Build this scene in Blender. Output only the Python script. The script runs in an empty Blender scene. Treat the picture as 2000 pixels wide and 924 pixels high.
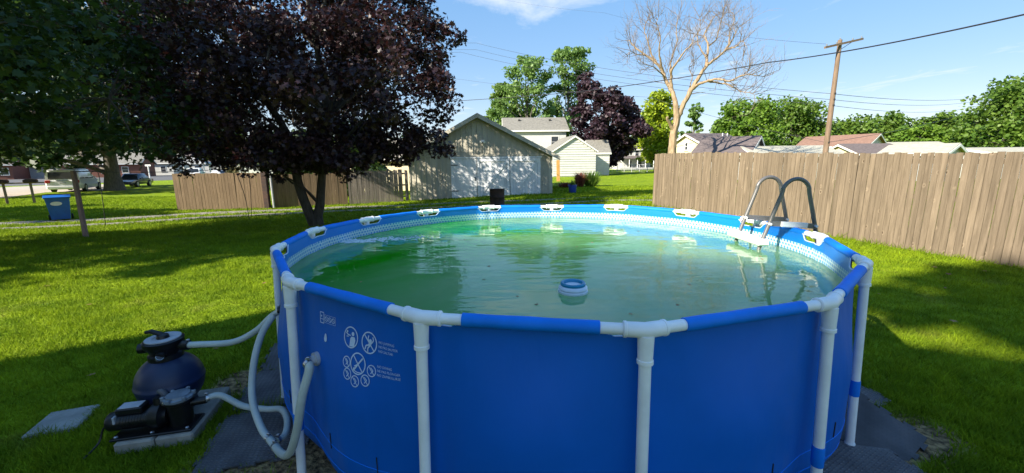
import bpy, math, random
import numpy as np
from mathutils import Vector, Matrix, Euler

random.seed(7)
rng = np.random.default_rng(11)
C = bpy.context.scene.collection
scene = bpy.context.scene
R_ = math.radians

# ---------------------------------------------------------------- camera, sky, sun, exposure
CAM_H = 1.8387
FPX = 780.96            # focal length in pixels of a 2000 px wide frame
PITCH, ROLL = R_(10.541), R_(0.608)
cp, sp, cr, sr = math.cos(PITCH), math.sin(PITCH), math.cos(ROLL), math.sin(ROLL)
FWD = Vector((0, cp, -sp)); UP0 = Vector((0, sp, cp)); X0 = Vector((1, 0, 0))
RIGHT = X0 * cr - UP0 * sr
UPV = X0 * sr + UP0 * cr
cam_d = bpy.data.cameras.new('camera')
cam = bpy.data.objects.new('camera', cam_d); C.objects.link(cam)
m = Matrix.Identity(4)
for i in range(3):
    m[i][0] = RIGHT[i]; m[i][1] = UPV[i]; m[i][2] = -FWD[i]
m[2][3] = CAM_H
cam.matrix_world = m
cam_d.sensor_width = 36.0; cam_d.lens = FPX / 2000 * 36.0
cam_d.clip_start = 0.05; cam_d.clip_end = 3000
scene.camera = cam

SUN_EL, SUN_AZ = 31.0, 35.0     # light travels towards +x, turned AZ degrees towards +y
world = bpy.data.worlds.new('World'); scene.world = world; world.use_nodes = True
wn, wl = world.node_tree.nodes, world.node_tree.links
bg = wn['Background']
sky = wn.new('ShaderNodeTexSky'); sky.sky_type = 'NISHITA'; sky.sun_disc = False
sky.sun_elevation = R_(SUN_EL); sky.sun_rotation = R_(270 - SUN_AZ)
sky.air_density = 1.0; sky.dust_density = 0.15; sky.ozone_density = 1.4
# thin high cloud: stretched noise on a flat layer above the garden
tc = wn.new('ShaderNodeTexCoord'); sx = wn.new('ShaderNodeSeparateXYZ'); wl.new(tc.outputs['Generated'], sx.inputs[0])
zc = wn.new('ShaderNodeMath'); zc.operation = 'MAXIMUM'; wl.new(sx.outputs['Z'], zc.inputs[0]); zc.inputs[1].default_value = 0.03
dx = wn.new('ShaderNodeMath'); dx.operation = 'DIVIDE'; wl.new(sx.outputs['X'], dx.inputs[0]); wl.new(zc.outputs[0], dx.inputs[1])
dy = wn.new('ShaderNodeMath'); dy.operation = 'DIVIDE'; wl.new(sx.outputs['Y'], dy.inputs[0]); wl.new(zc.outputs[0], dy.inputs[1])
cx_ = wn.new('ShaderNodeCombineXYZ'); wl.new(dx.outputs[0], cx_.inputs[0]); wl.new(dy.outputs[0], cx_.inputs[1])
mp = wn.new('ShaderNodeMapping'); wl.new(cx_.outputs[0], mp.inputs[0]); mp.inputs['Scale'].default_value = (1.0, 0.62, 1); mp.inputs['Rotation'].default_value = (0, 0, R_(20)); mp.inputs['Location'].default_value = (0.75, 0.35, 0)
n1 = wn.new('ShaderNodeTexNoise'); wl.new(mp.outputs[0], n1.inputs['Vector']); n1.inputs['Scale'].default_value = 0.8; n1.inputs['Detail'].default_value = 2
n2 = wn.new('ShaderNodeTexNoise'); wl.new(mp.outputs[0], n2.inputs['Vector']); n2.inputs['Scale'].default_value = 2.6; n2.inputs['Detail'].default_value = 9; n2.inputs['Roughness'].default_value = 0.62; n2.inputs['Distortion'].default_value = 0.5
mul = wn.new('ShaderNodeMath'); mul.operation = 'MULTIPLY'; wl.new(n1.outputs['Fac'], mul.inputs[0]); wl.new(n2.outputs['Fac'], mul.inputs[1])
def bank(px_, py_, rx_, ry_, amt, prev):
    mq = wn.new('ShaderNodeMapping'); mq.vector_type = 'TEXTURE'; wl.new(cx_.outputs[0], mq.inputs[0]); mq.inputs['Location'].default_value = (px_, py_, 0); mq.inputs['Scale'].default_value = (rx_, ry_, 1)
    lq = wn.new('ShaderNodeVectorMath'); lq.operation = 'LENGTH'; wl.new(mq.outputs[0], lq.inputs[0])
    mrq = wn.new('ShaderNodeMapRange'); mrq.interpolation_type = 'SMOOTHSTEP'; wl.new(lq.outputs['Value'], mrq.inputs[0]); mrq.inputs['To Min'].default_value = amt; mrq.inputs['To Max'].default_value = 0
    adq = wn.new('ShaderNodeMath'); adq.operation = 'ADD'; wl.new(prev, adq.inputs[0]); wl.new(mrq.outputs[0], adq.inputs[1]); return adq.outputs[0]
cover = bank(0.25, 2.62, 0.95, 0.75, 0.20, mul.outputs[0])
cr_ = wn.new('ShaderNodeValToRGB'); wl.new(cover, cr_.inputs[0])
cr_.color_ramp.elements[0].position = 0.31; cr_.color_ramp.elements[0].color = (0, 0, 0, 1)
cr_.color_ramp.elements[1].position = 0.50; cr_.color_ramp.elements[1].color = (0.75, 0.75, 0.75, 1)
mixc = wn.new('ShaderNodeMix'); mixc.data_type = 'RGBA'
wl.new(cr_.outputs[0], mixc.inputs['Factor'])
sc1 = wn.new('ShaderNodeVectorMath'); sc1.operation = 'SCALE'; sc1.inputs['Scale'].default_value = 0.18; wl.new(sky.outputs[0], sc1.inputs[0])
gm = wn.new('ShaderNodeGamma'); gm.inputs['Gamma'].default_value = 0.30; wl.new(sc1.outputs[0], gm.inputs['Color'])
sc2 = wn.new('ShaderNodeVectorMath'); sc2.operation = 'SCALE'; sc2.inputs['Scale'].default_value = 2.9; wl.new(gm.outputs[0], sc2.inputs[0])
hs = wn.new('ShaderNodeHueSaturation'); hs.inputs['Saturation'].default_value = 2.7; wl.new(sc2.outputs[0], hs.inputs['Color'])
tn = wn.new('ShaderNodeVectorMath'); tn.operation = 'MULTIPLY'; tn.inputs[1].default_value = (0.94, 0.93, 1.04); wl.new(hs.outputs[0], tn.inputs[0]); wl.new(tn.outputs[0], mixc.inputs[6]); mixc.inputs[7].default_value = (3.0, 3.2, 3.45, 1)
wl.new(mixc.outputs[2], bg.inputs['Color']); bg.inputs['Strength'].default_value = 0.077

sun_d = bpy.data.lights.new('sun', 'SUN'); sun_d.energy = 2.7; sun_d.angle = R_(0.55); sun_d.color = (1.0, 0.92, 0.78)
sun = bpy.data.objects.new('sun', sun_d); C.objects.link(sun)
SUN_DIR = Vector((math.cos(R_(SUN_AZ)) * math.cos(R_(SUN_EL)), math.sin(R_(SUN_AZ)) * math.cos(R_(SUN_EL)), -math.sin(R_(SUN_EL))))
sun.rotation_euler = SUN_DIR.to_track_quat('-Z', 'Y').to_euler(); sun.location = (-20, -10, 20)

vs = scene.view_settings
vs.view_transform = 'Standard'; vs.look = 'None'; vs.gamma = 1.0; vs.use_curve_mapping = False
vs.exposure = 2.15
scene.render.engine = 'CYCLES'
scene.cycles.use_denoising = True
scene.cycles.max_bounces = 6; scene.cycles.diffuse_bounces = 3; scene.cycles.glossy_bounces = 3
scene.cycles.transparent_max_bounces = 8; scene.cycles.transmission_bounces = 3
scene.cycles.caustics_reflective = False; scene.cycles.caustics_refractive = False
scene.cycles.sample_clamp_indirect = 6.0

# ---------------------------------------------------------------- surveying helpers
def sight(u, v, y):
    """world point at distance y ahead, in the direction measured at photo position (u, v)"""
    u -= 1000; v -= 462
    a, b = u * cr - v * sr, u * sr + v * cr
    d = Vector((a / FPX, cp - b / FPX * sp, -sp - b / FPX * cp))
    return Vector((0, 0, CAM_H)) + d * (y / d.y)
def sm(a, b, x):
    t = np.clip((x - a) / (b - a), 0, 1); return t * t * (3 - 2 * t)
def gz(x, y):
    return -0.42 * sm(7, 17, y) * sm(2, -8, x) + 0.27 * sm(6, 14, y) * sm(1, 5, x) * (1 - sm(16, 24, y))
def gpt(u, v, lift=0.0):
    o = Vector((0, 0, CAM_H)); p1 = sight(u, v, 1.0); d = p1 - o; t = 0.5
    while t < 400:
        p = o + d * t
        if p.z < gz(p.x, p.y): break
        t *= 1.003
    return Vector((p.x, p.y, float(gz(p.x, p.y)) + lift))

# ---------------------------------------------------------------- mesh helpers
def new_mesh_np(name, V, F, smooth=False):
    me = bpy.data.meshes.new(name)
    V = np.asarray(V, np.float32); F = np.asarray(F, np.int32); k = F.shape[1]
    me.vertices.add(len(V)); me.vertices.foreach_set('co', V.ravel())
    me.loops.add(F.size); me.loops.foreach_set('vertex_index', F.ravel())
    me.polygons.add(len(F)); me.polygons.foreach_set('loop_start', np.arange(0, F.size, k, dtype=np.int32))
    me.update(calc_edges=True)
    if smooth: me.polygons.foreach_set('use_smooth', np.ones(len(F), bool))
    return me
def link(name, me, mat, parent=None, loc=None):
    o = bpy.data.objects.new(name, me); C.objects.link(o)
    if mat is not None and len(me.materials) == 0: me.materials.append(mat)
    if loc is not None: o.location = loc
    if parent is not None: o.parent = parent
    return o
def tag(o, label=None, cat=None, group=None, kind=None):
    if label: o['label'] = label
    if cat: o['category'] = cat
    if group: o['group'] = group
    if kind: o['kind'] = kind
    return o
def empty(name, loc=(0, 0, 0), rz=0.0, label=None, cat=None, group=None):
    o = bpy.data.objects.new(name, None); C.objects.link(o); o.location = loc; o.rotation_euler = (0, 0, rz); o.empty_display_size = 0.2
    return tag(o, label, cat, group)
def frame_of(d):
    d = d.normalized(); a = Vector((0, 0, 1)) if abs(d.z) < 0.95 else Vector((1, 0, 0))
    x = a.cross(d).normalized(); return x, d.cross(x)
class MB:
    def __init__(s): s.v = []; s.f = []
    def add(s, vs_, fs):
        b = len(s.v); s.v += [tuple(q) for q in vs_]; s.f += [tuple(i + b for i in f) for f in fs]; return s
    def box(s, c, size, M=None):
        c = Vector(c); hx, hy, hz = [q / 2 for q in size]
        vs_ = [Vector((x, y, z)) for z in (-hz, hz) for y in (-hy, hy) for x in (-hx, hx)]
        if M is not None: vs_ = [M @ q for q in vs_]
        return s.add([q + c for q in vs_], [(0, 2, 3, 1), (4, 5, 7, 6), (0, 1, 5, 4), (2, 6, 7, 3), (0, 4, 6, 2), (1, 3, 7, 5)])
    def bbox(s, c, size, b=0.01, M=None):
        """box with chamfered edges"""
        c = Vector(c); h = [q / 2 for q in size]; vs_ = []; idx = {}
        for sx_ in (-1, 1):
            for sy in (-1, 1):
                for sz in (-1, 1):
                    for ax in range(3):
                        q = [sx_ * (h[0] - b), sy * (h[1] - b), sz * (h[2] - b)]
                        q[ax] += (sx_, sy, sz)[ax] * b
                        idx[(sx_, sy, sz, ax)] = len(vs_); q = Vector(q); vs_.append((M @ q if M is not None else q) + c)
        fs = []
        for ax in range(3):
            o1, o2 = [k for k in range(3) if k != ax]
            for sg in (-1, 1):
                def key(a, b_):
                    t = [0, 0, 0]; t[ax] = sg; t[o1] = a; t[o2] = b_; return idx[(t[0], t[1], t[2], ax)]
                q = [key(-1, -1), key(1, -1), key(1, 1), key(-1, 1)]
                fs.append(q)
                for sg2 in (-1, 1):
                    if ax < o1:
                        def k2(val, which):
                            t = [0, 0, 0]; t[ax] = sg; t[o1] = sg2; t[o2] = val; return idx[(t[0], t[1], t[2], which)]
                        fs.append([k2(-1, ax), k2(1, ax), k2(1, o1), k2(-1, o1)])
                    if ax < o2:
                        def k3(val, which):
                            t = [0, 0, 0]; t[ax] = sg; t[o2] = sg2; t[o1] = val; return idx[(t[0], t[1], t[2], which)]
                        fs.append([k3(-1, ax), k3(1, ax), k3(1, o2), k3(-1, o2)])
        for sx_ in (-1, 1):
            for sy in (-1, 1):
                for sz in (-1, 1): fs.append([idx[(sx_, sy, sz, a)] for a in range(3)])
        return s.add(vs_, fs)
    def bar(s, p0, p1, w, h, up=None):
        p0, p1 = Vector(p0), Vector(p1); d = (p1 - p0); L = d.length; d = d.normalized()
        x = (Vector(up) if up is not None else Vector((0, 0, 1)))
        if abs(x.dot(d)) > 0.97: x = Vector((1, 0, 0))
        sd = d.cross(x).normalized(); u = sd.cross(d)
        vs_ = [p + sd * a * w / 2 + u * b * h / 2 for p in (p0, p1) for a, b in ((-1, -1), (1, -1), (1, 1), (-1, 1))]
        return s.add(vs_, [(0, 1, 2, 3), (7, 6, 5, 4), (0, 4, 5, 1), (1, 5, 6, 2), (2, 6, 7, 3), (3, 7, 4, 0)])
    def tube(s, pts, rad, n=8, caps=True):
        pts = [Vector(p) for p in pts]; k = len(pts)
        if not hasattr(rad, '__len__'): rad = [rad] * k
        vs_, fs = [], []; px = None
        for i, p in enumerate(pts):
            d = (pts[min(i + 1, k - 1)] - pts[max(i - 1, 0)])
            if d.length < 1e-9: d = Vector((0, 0, 1))
            d = d.normalized()
            if px is None: x, y = frame_of(d)
            else:
                x = px - d * px.dot(d)
                x = x.normalized() if x.length > 1e-6 else frame_of(d)[0]
                y = d.cross(x)
            px = x
            for j in range(n):
                a = 2 * math.pi * j / n; vs_.append(p + (x * math.cos(a) + y * math.sin(a)) * rad[i])
        for i in range(k - 1):
            for j in range(n):
                a, b = i * n + j, i * n + (j + 1) % n; fs.append((a, b, b + n, a + n))
        if caps: fs.append(tuple(range(n - 1, -1, -1))); fs.append(tuple(range((k - 1) * n, k * n)))
        return s.add(vs_, fs)
    def lathe(s, prof, n=24, M=None, c=(0, 0, 0)):
        c = Vector(c); vs_, fs = [], []; k = len(prof)
        for r, z in prof:
            for j in range(n):
                a = 2 * math.pi * j / n; q = Vector((r * math.cos(a), r * math.sin(a), z)); vs_.append((M @ q if M is not None else q) + c)
        for i in range(k - 1):
            for j in range(n):
                a, b = i * n + j, i * n + (j + 1) % n; fs.append((a, b, b + n, a + n))
        fs.append(tuple(range(n - 1, -1, -1))); fs.append(tuple(range((k - 1) * n, k * n)))
        return s.add(vs_, fs)
    def prism(s, poly, d):
        """closed outline of points pushed by vector d"""
        n = len(poly); d = Vector(d); a = [Vector(p) for p in poly]
        return s.add(a + [p + d for p in a], [tuple(range(n - 1, -1, -1)), tuple(range(n, 2 * n))] + [(i, (i + 1) % n, n + (i + 1) % n, n + i) for i in range(n)])
    def mesh(s, name, smooth=False):
        me = bpy.data.meshes.new(name); me.from_pydata(s.v, [], s.f); me.update()
        if smooth: me.shade_smooth() if False else me.polygons.foreach_set('use_smooth', [True] * len(me.polygons))
        return me
    def build(s, name, mat, parent=None, smooth=False, loc=None, origin=None):
        """origin: the parent's place when the points are world points"""
        if origin is not None:
            o = Vector(origin); s.v = [tuple(Vector(q) - o) for q in s.v]
        me = s.mesh(name, smooth)
        if smooth and hasattr(me, 'set_sharp_from_angle'): me.set_sharp_from_angle(angle=R_(40))
        return link(name, me, mat, parent, loc)
def smooth_path(pts, k=6):
    pts = [Vector(p) for p in pts]; out = []
    for i in range(len(pts) - 1):
        p0, p1, p2, p3 = pts[max(i - 1, 0)], pts[i], pts[i + 1], pts[min(i + 2, len(pts) - 1)]
        for j in range(k):
            t = j / k
            out.append(0.5 * ((2 * p1) + (p2 - p0) * t + (2 * p0 - 5 * p1 + 4 * p2 - p3) * t * t + (3 * p1 - p0 - 3 * p2 + p3) * t ** 3))
    out.append(pts[-1]); return out
def copy_tree(o, parent=None):
    c = o.copy(); C.objects.link(c); c.parent = parent
    for ch in list(o.children): copy_tree(ch, c)
    return c

# ---------------------------------------------------------------- materials
def nodes_of(name):
    mt = bpy.data.materials.new(name); mt.use_nodes = True
    nt = mt.node_tree; return mt, nt.nodes, nt.links, nt.nodes['Principled BSDF']
def c4(c, k=1.0): return (min(c[0] * k, 1), min(c[1] * k, 1), min(c[2] * k, 1), 1)
def mat(name, col, rough=0.6, var=0.12, scale=5.0, bump=0.0, bscale=60.0, metal=0.0, spec=0.5, rnd=0.0, stretch=(1, 1, 1), col2=None, coat=0.0, lo=0.35, hi=0.65):
    mt, N, L, P = nodes_of(name)
    P.inputs['Roughness'].default_value = rough; P.inputs['Metallic'].default_value = metal
    P.inputs['Specular IOR Level'].default_value = spec; P.inputs['Coat Weight'].default_value = coat
    t = N.new('ShaderNodeTexCoord'); mpn = N.new('ShaderNodeMapping'); L.new(t.outputs['Object'], mpn.inputs[0]); mpn.inputs['Scale'].default_value = stretch
    oi = N.new('ShaderNodeObjectInfo')
    if rnd:
        ad = N.new('ShaderNodeVectorMath'); ad.operation = 'ADD'; mm = N.new('ShaderNodeMath'); mm.operation = 'MULTIPLY'; mm.inputs[1].default_value = 37.0
        L.new(oi.outputs['Random'], mm.inputs[0]); L.new(t.outputs['Object'], ad.inputs[0]); L.new(mm.outputs[0], ad.inputs[1]); L.new(ad.outputs[0], mpn.inputs[0])
    ns = N.new('ShaderNodeTexNoise'); L.new(mpn.outputs[0], ns.inputs['Vector']); ns.inputs['Scale'].default_value = scale; ns.inputs['Detail'].default_value = 7; ns.inputs['Roughness'].default_value = 0.62
    rp = N.new('ShaderNodeValToRGB'); L.new(ns.outputs['Fac'], rp.inputs[0])
    rp.color_ramp.elements[0].position = lo; rp.color_ramp.elements[1].position = hi
    rp.color_ramp.elements[0].color = c4(col, 1 - var); rp.color_ramp.elements[1].color = c4(col2 if col2 else col, 1 + var if not col2 else 1.0)
    out = rp.outputs[0]
    if rnd:
        h = N.new('ShaderNodeHueSaturation'); L.new(out, h.inputs['Color']); mr = N.new('ShaderNodeMapRange'); L.new(oi.outputs['Random'], mr.inputs[0])
        mr.inputs['To Min'].default_value = 1 - rnd; mr.inputs['To Max'].default_value = 1 + rnd; L.new(mr.outputs[0], h.inputs['Value']); out = h.outputs[0]
    L.new(out, P.inputs['Base Color'])
    if bump:
        nb = N.new('ShaderNodeTexNoise'); L.new(mpn.outputs[0], nb.inputs['Vector']); nb.inputs['Scale'].default_value = bscale; nb.inputs['Detail'].default_value = 4
        b = N.new('ShaderNodeBump'); b.inputs['Strength'].default_value = bump; b.inputs['Distance'].default_value = 0.01; L.new(nb.outputs['Fac'], b.inputs['Height']); L.new(b.outputs[0], P.inputs['Normal'])
    return mt
def wood_mat(name, dark, light, knot, rnd=0.14, grain=9.0):
    """weathered sawn board: long streaks, knots with halos, each board its own tone"""
    mt, N, L, P = nodes_of(name); P.inputs['Roughness'].default_value = 0.85; P.inputs['Specular IOR Level'].default_value = 0.2
    t = N.new('ShaderNodeTexCoord'); oi = N.new('ShaderNodeObjectInfo'); mm = N.new('ShaderNodeMath'); mm.operation = 'MULTIPLY'; mm.inputs[1].default_value = 53.0
    L.new(oi.outputs['Random'], mm.inputs[0]); ad = N.new('ShaderNodeVectorMath'); ad.operation = 'ADD'; L.new(t.outputs['Object'], ad.inputs[0]); L.new(mm.outputs[0], ad.inputs[1])
    mp1 = N.new('ShaderNodeMapping'); L.new(ad.outputs[0], mp1.inputs[0]); mp1.inputs['Scale'].default_value = (grain, grain, 1.1)
    n1 = N.new('ShaderNodeTexNoise'); L.new(mp1.outputs[0], n1.inputs['Vector']); n1.inputs['Scale'].default_value = 2.2; n1.inputs['Detail'].default_value = 8; n1.inputs['Roughness'].default_value = 0.7; n1.inputs['Distortion'].default_value = 0.6
    rp = N.new('ShaderNodeValToRGB'); L.new(n1.outputs['Fac'], rp.inputs[0]); rp.color_ramp.elements[0].position = 0.3; rp.color_ramp.elements[1].position = 0.72
    rp.color_ramp.elements[0].color = c4(dark); rp.color_ramp.elements[1].color = c4(light)
    mp2 = N.new('ShaderNodeMapping'); L.new(ad.outputs[0], mp2.inputs[0]); mp2.inputs['Scale'].default_value = (8.0, 8.0, 9.0)
    vo = N.new('ShaderNodeTexVoronoi'); L.new(mp2.outputs[0], vo.inputs['Vector']); vo.inputs['Scale'].default_value = 1.0; wv = N.new('ShaderNodeVectorMath'); wv.operation = 'ADD'; wsc = N.new('ShaderNodeVectorMath'); wsc.operation = 'SCALE'; wsc.inputs['Scale'].default_value = 0.5; L.new(n1.outputs['Color'], wsc.inputs[0]); L.new(mp2.outputs[0], wv.inputs[0]); L.new(wsc.outputs[0], wv.inputs[1]); L.new(wv.outputs[0], vo.inputs['Vector'])
    k1 = N.new('ShaderNodeValToRGB'); L.new(vo.outputs['Distance'], k1.inputs[0])
    k1.color_ramp.elements[0].position = 0.06; k1.color_ramp.elements[0].color = (1, 1, 1, 1); k1.color_ramp.elements[1].position = 0.13; k1.color_ramp.elements[1].color = (0, 0, 0, 1)
    vc = N.new('ShaderNodeSeparateColor'); L.new(vo.outputs['Color'], vc.inputs[0]); gt = N.new('ShaderNodeMath'); gt.operation = 'GREATER_THAN'; L.new(vc.outputs[0], gt.inputs[0]); gt.inputs[1].default_value = 0.66
    kf = N.new('ShaderNodeMath'); kf.operation = 'MULTIPLY'; L.new(k1.outputs[0], kf.inputs[0]); L.new(gt.outputs[0], kf.inputs[1])
    mx = N.new('ShaderNodeMix'); mx.data_type = 'RGBA'; L.new(kf.outputs[0], mx.inputs['Factor']); L.new(rp.outputs[0], mx.inputs[6]); mx.inputs[7].default_value = c4(knot)
    k2 = N.new('ShaderNodeValToRGB'); L.new(vo.outputs['Distance'], k2.inputs[0]); e = k2.color_ramp.elements
    e[0].position = 0.10; e[0].color = (0, 0, 0, 1); e[1].position = 0.26; e[1].color = (0, 0, 0, 1); q = e.new(0.16); q.color = (0.6, 0.6, 0.6, 1)
    kf2 = N.new('ShaderNodeMath'); kf2.operation = 'MULTIPLY'; L.new(k2.outputs[0], kf2.inputs[0]); L.new(gt.outputs[0], kf2.inputs[1])
    mx2 = N.new('ShaderNodeMix'); mx2.data_type = 'RGBA'; L.new(kf2.outputs[0], mx2.inputs['Factor']); L.new(mx.outputs[2], mx2.inputs[6]); mx2.inputs[7].default_value = c4(light, 1.25)
    h = N.new('ShaderNodeHueSaturation'); L.new(mx2.outputs[2], h.inputs['Color']); mr = N.new('ShaderNodeMapRange'); L.new(oi.outputs['Random'], mr.inputs[0]); mr.inputs['To Min'].default_value = 1 - rnd; mr.inputs['To Max'].default_value = 1 + rnd
    L.new(mr.outputs[0], h.inputs['Value']); L.new(h.outputs[0], P.inputs['Base Color'])
    b = N.new('ShaderNodeBump'); b.inputs['Strength'].default_value = 0.5; b.inputs['Distance'].default_value = 0.006; L.new(n1.outputs['Fac'], b.inputs['Height']); L.new(b.outputs[0], P.inputs['Normal'])
    return mt
def leaf_mat(name, dark, light, trans=(0.1, 0.2, 0.02), tw=0.35, rough=0.5):
    mt, N, L, P = nodes_of(name); P.inputs['Roughness'].default_value = rough; P.inputs['Specular IOR Level'].default_value = 0.35
    a = N.new('ShaderNodeAttribute'); a.attribute_name = 'tint'
    rp = N.new('ShaderNodeValToRGB'); L.new(a.outputs['Fac'], rp.inputs[0]); rp.color_ramp.elements[0].color = c4(dark); rp.color_ramp.elements[1].color = c4(light)
    L.new(rp.outputs[0], P.inputs['Base Color'])
    tr = N.new('ShaderNodeBsdfTranslucent'); mxc = N.new('ShaderNodeMix'); mxc.data_type = 'RGBA'; mxc.inputs['Factor'].default_value = 0.5
    L.new(rp.outputs[0], mxc.inputs[6]); mxc.inputs[7].default_value = c4(trans); L.new(mxc.outputs[2], tr.inputs['Color'])
    ms = N.new('ShaderNodeMixShader'); ms.inputs[0].default_value = tw; L.new(P.outputs[0], ms.inputs[1]); L.new(tr.outputs[0], ms.inputs[2])
    L.new(ms.outputs[0], N['Material Output'].inputs['Surface'])
    return mt
def simple(name, col, rough=0.5, metal=0.0, spec=0.5):
    return mat(name, col, rough, 0.06, 3.0, metal=metal, spec=spec)

M = {}
M['white_pvc'] = mat('white_pvc', (0.86, 0.86, 0.86), 0.38, 0.07, 6, bump=0.03, bscale=30)
M['blue_sleeve'] = mat('blue_sleeve', (0.003, 0.185, 0.74), 0.6, 0.10, 5, bump=0.06, bscale=22, spec=0.25)
M['wall_blue'] = mat('wall_blue', (0.002, 0.118, 0.52), 0.5, 0.08, 1.6, spec=0.25, lo=0.3, hi=0.7)
def _wall_detail():
    nt = M['wall_blue'].node_tree; N, L = nt.nodes, nt.links; P = N['Principled BSDF']
    uv = N.new('ShaderNodeUVMap'); uv.uv_map = 'UVMap'
    def bump(scale, st, dist, strength, prev, detail=3):
        mp_ = N.new('ShaderNodeMapping'); L.new(uv.outputs[0], mp_.inputs[0]); mp_.inputs['Scale'].default_value = st
        n_ = N.new('ShaderNodeTexNoise'); L.new(mp_.outputs[0], n_.inputs['Vector']); n_.inputs['Scale'].default_value = scale; n_.inputs['Detail'].default_value = detail; n_.inputs['Distortion'].default_value = 0.5
        b_ = N.new('ShaderNodeBump'); b_.inputs['Strength'].default_value = strength; b_.inputs['Distance'].default_value = dist; L.new(n_.outputs['Fac'], b_.inputs['Height'])
        if prev is not None: L.new(prev, b_.inputs['Normal'])
        return b_.outputs[0]
    n_ = bump(1.1, (1.0, 0.45, 1), 0.12, 0.55, None); n_ = bump(6.0, (1.0, 0.35, 1), 0.014, 0.4, n_); n_ = bump(260, (1, 1, 1), 0.0006, 0.25, n_, 1)
    L.new(n_, P.inputs['Normal'])
    # dried splash marks and dust on the lower third
    sp2 = N.new('ShaderNodeSeparateXYZ'); L.new(uv.outputs[0], sp2.inputs[0]); m1 = N.new('ShaderNodeMapRange'); L.new(sp2.outputs['Y'], m1.inputs[0]); m1.inputs['From Min'].default_value = 0.02; m1.inputs['From Max'].default_value = 0.55; m1.inputs['To Min'].default_value = 0.5; m1.inputs['To Max'].default_value = 0.0
    dn = N.new('ShaderNodeTexNoise'); mp_ = N.new('ShaderNodeMapping'); L.new(uv.outputs[0], mp_.inputs[0]); mp_.inputs['Scale'].default_value = (1, 0.35, 1); L.new(mp_.outputs[0], dn.inputs['Vector']); dn.inputs['Scale'].default_value = 9; dn.inputs['Detail'].default_value = 8; dn.inputs['Roughness'].default_value = 0.7
    m2 = N.new('ShaderNodeMapRange'); L.new(dn.outputs['Fac'], m2.inputs[0]); m2.inputs['From Min'].default_value = 0.5; m2.inputs['From Max'].default_value = 0.75
    mu = N.new('ShaderNodeMath'); mu.operation = 'MULTIPLY'; L.new(m1.outputs[0], mu.inputs[0]); L.new(m2.outputs[0], mu.inputs[1])
    old = P.inputs['Base Color'].links[0].from_socket; mx = N.new('ShaderNodeMix'); mx.data_type = 'RGBA'; L.new(mu.outputs[0], mx.inputs['Factor']); L.new(old, mx.inputs[6]); mx.inputs[7].default_value = (0.16, 0.17, 0.22, 1); L.new(mx.outputs[2], P.inputs['Base Color'])
_wall_detail()
M['decal'] = mat('decal_white', (0.55, 0.66, 0.85), 0.5, 0.08, 30)
M['steel'] = mat('grey_steel', (0.15, 0.145, 0.142), 0.38, 0.08, 9, metal=0.25)
M['step'] = mat('white_step', (0.78, 0.77, 0.74), 0.45, 0.05, 8)
M['zinc'] = mat('clamp_steel', (0.5, 0.5, 0.52), 0.3, 0.1, 20, metal=0.9)
M['hose'] = mat('hose_white', (0.50, 0.54, 0.50), 0.4, 0.10, 9)
M['black'] = mat('black_plastic', (0.007, 0.007, 0.008), 0.38, 0.2, 8)
M['tank'] = mat('tank_blue', (0.010, 0.022, 0.070), 0.45, 0.12, 5, bump=0.05, bscale=30)
M['greyhose'] = mat('grey_hose', (0.10, 0.10, 0.11), 0.5, 0.15, 12)
M['lid'] = mat('clear_lid', (0.20, 0.23, 0.26), 0.15, 0.2, 12)
M['grey'] = mat('grey_label', (0.45, 0.45, 0.47), 0.5, 0.1, 12)
M['concrete'] = mat('concrete', (0.27, 0.25, 0.215), 0.9, 0.22, 9, bump=0.4, bscale=90)
M['paver'] = mat('paver_grey', (0.27, 0.265, 0.245), 0.9, 0.2, 7, bump=0.3, bscale=60)
M['teal'] = mat('floater_teal', (0.005, 0.22, 0.40), 0.35, 0.08, 9)
M['floatw'] = mat('floater_white', (0.72, 0.74, 0.80), 0.4, 0.05, 9)
M['rust'] = mat('rusty_black', (0.020, 0.013, 0.012), 0.8, 0.3, 7, col2=(0.06, 0.025, 0.015))
M['fence_r'] = wood_mat('fence_boards', (0.105, 0.080, 0.054), (0.230, 0.178, 0.125), (0.055, 0.034, 0.020), rnd=0.15)
M['fence_l'] = wood_mat('fence_boards_old', (0.125, 0.086, 0.052), (0.25, 0.178, 0.112), (0.07, 0.04, 0.025), rnd=0.09)
M['fence_grey'] = wood_mat('fence_boards_grey', (0.12, 0.10, 0.085), (0.26, 0.225, 0.19), (0.07, 0.05, 0.04))
M['post_pink'] = mat('painted_post', (0.30, 0.20, 0.18), 0.8, 0.25, 10, stretch=(3, 3, 0.5))
M['dark_iron'] = mat('dark_iron', (0.02, 0.018, 0.017), 0.6, 0.2, 12)
M['garage'] = mat('garage_paint', (0.44, 0.405, 0.325), 0.75, 0.16, 2.0, bump=0.15, bscale=30, stretch=(1, 1, 0.3))
M['door_white'] = mat('door_white', (0.70, 0.71, 0.72), 0.6, 0.14, 3.0, stretch=(2, 2, 0.35), rnd=0.05)
M['roof_tan'] = mat('roof_tan', (0.30, 0.27, 0.23), 0.9, 0.25, 5, bump=0.3, bscale=20)
M['shingle_grey'] = mat('shingle_grey', (0.20, 0.19, 0.165), 0.95, 0.22, 4, bump=0.5, bscale=14)
M['shingle_brown'] = mat('shingle_brown', (0.125, 0.10, 0.095), 0.95, 0.2, 4, bump=0.5, bscale=14)
M['shingle_red'] = mat('shingle_rust', (0.215, 0.125, 0.09), 0.95, 0.2, 4, bump=0.5, bscale=14)
M['shingle_pale'] = mat('shingle_pale', (0.36, 0.345, 0.28), 0.95, 0.15, 4, bump=0.5, bscale=14)
M['siding_white'] = mat('siding_white', (0.54, 0.54, 0.51), 0.6, 0.06, 2.5, rnd=0.02)
M['siding_cream'] = mat('siding_cream', (0.66, 0.56, 0.37), 0.7, 0.06, 2.5)
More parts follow.
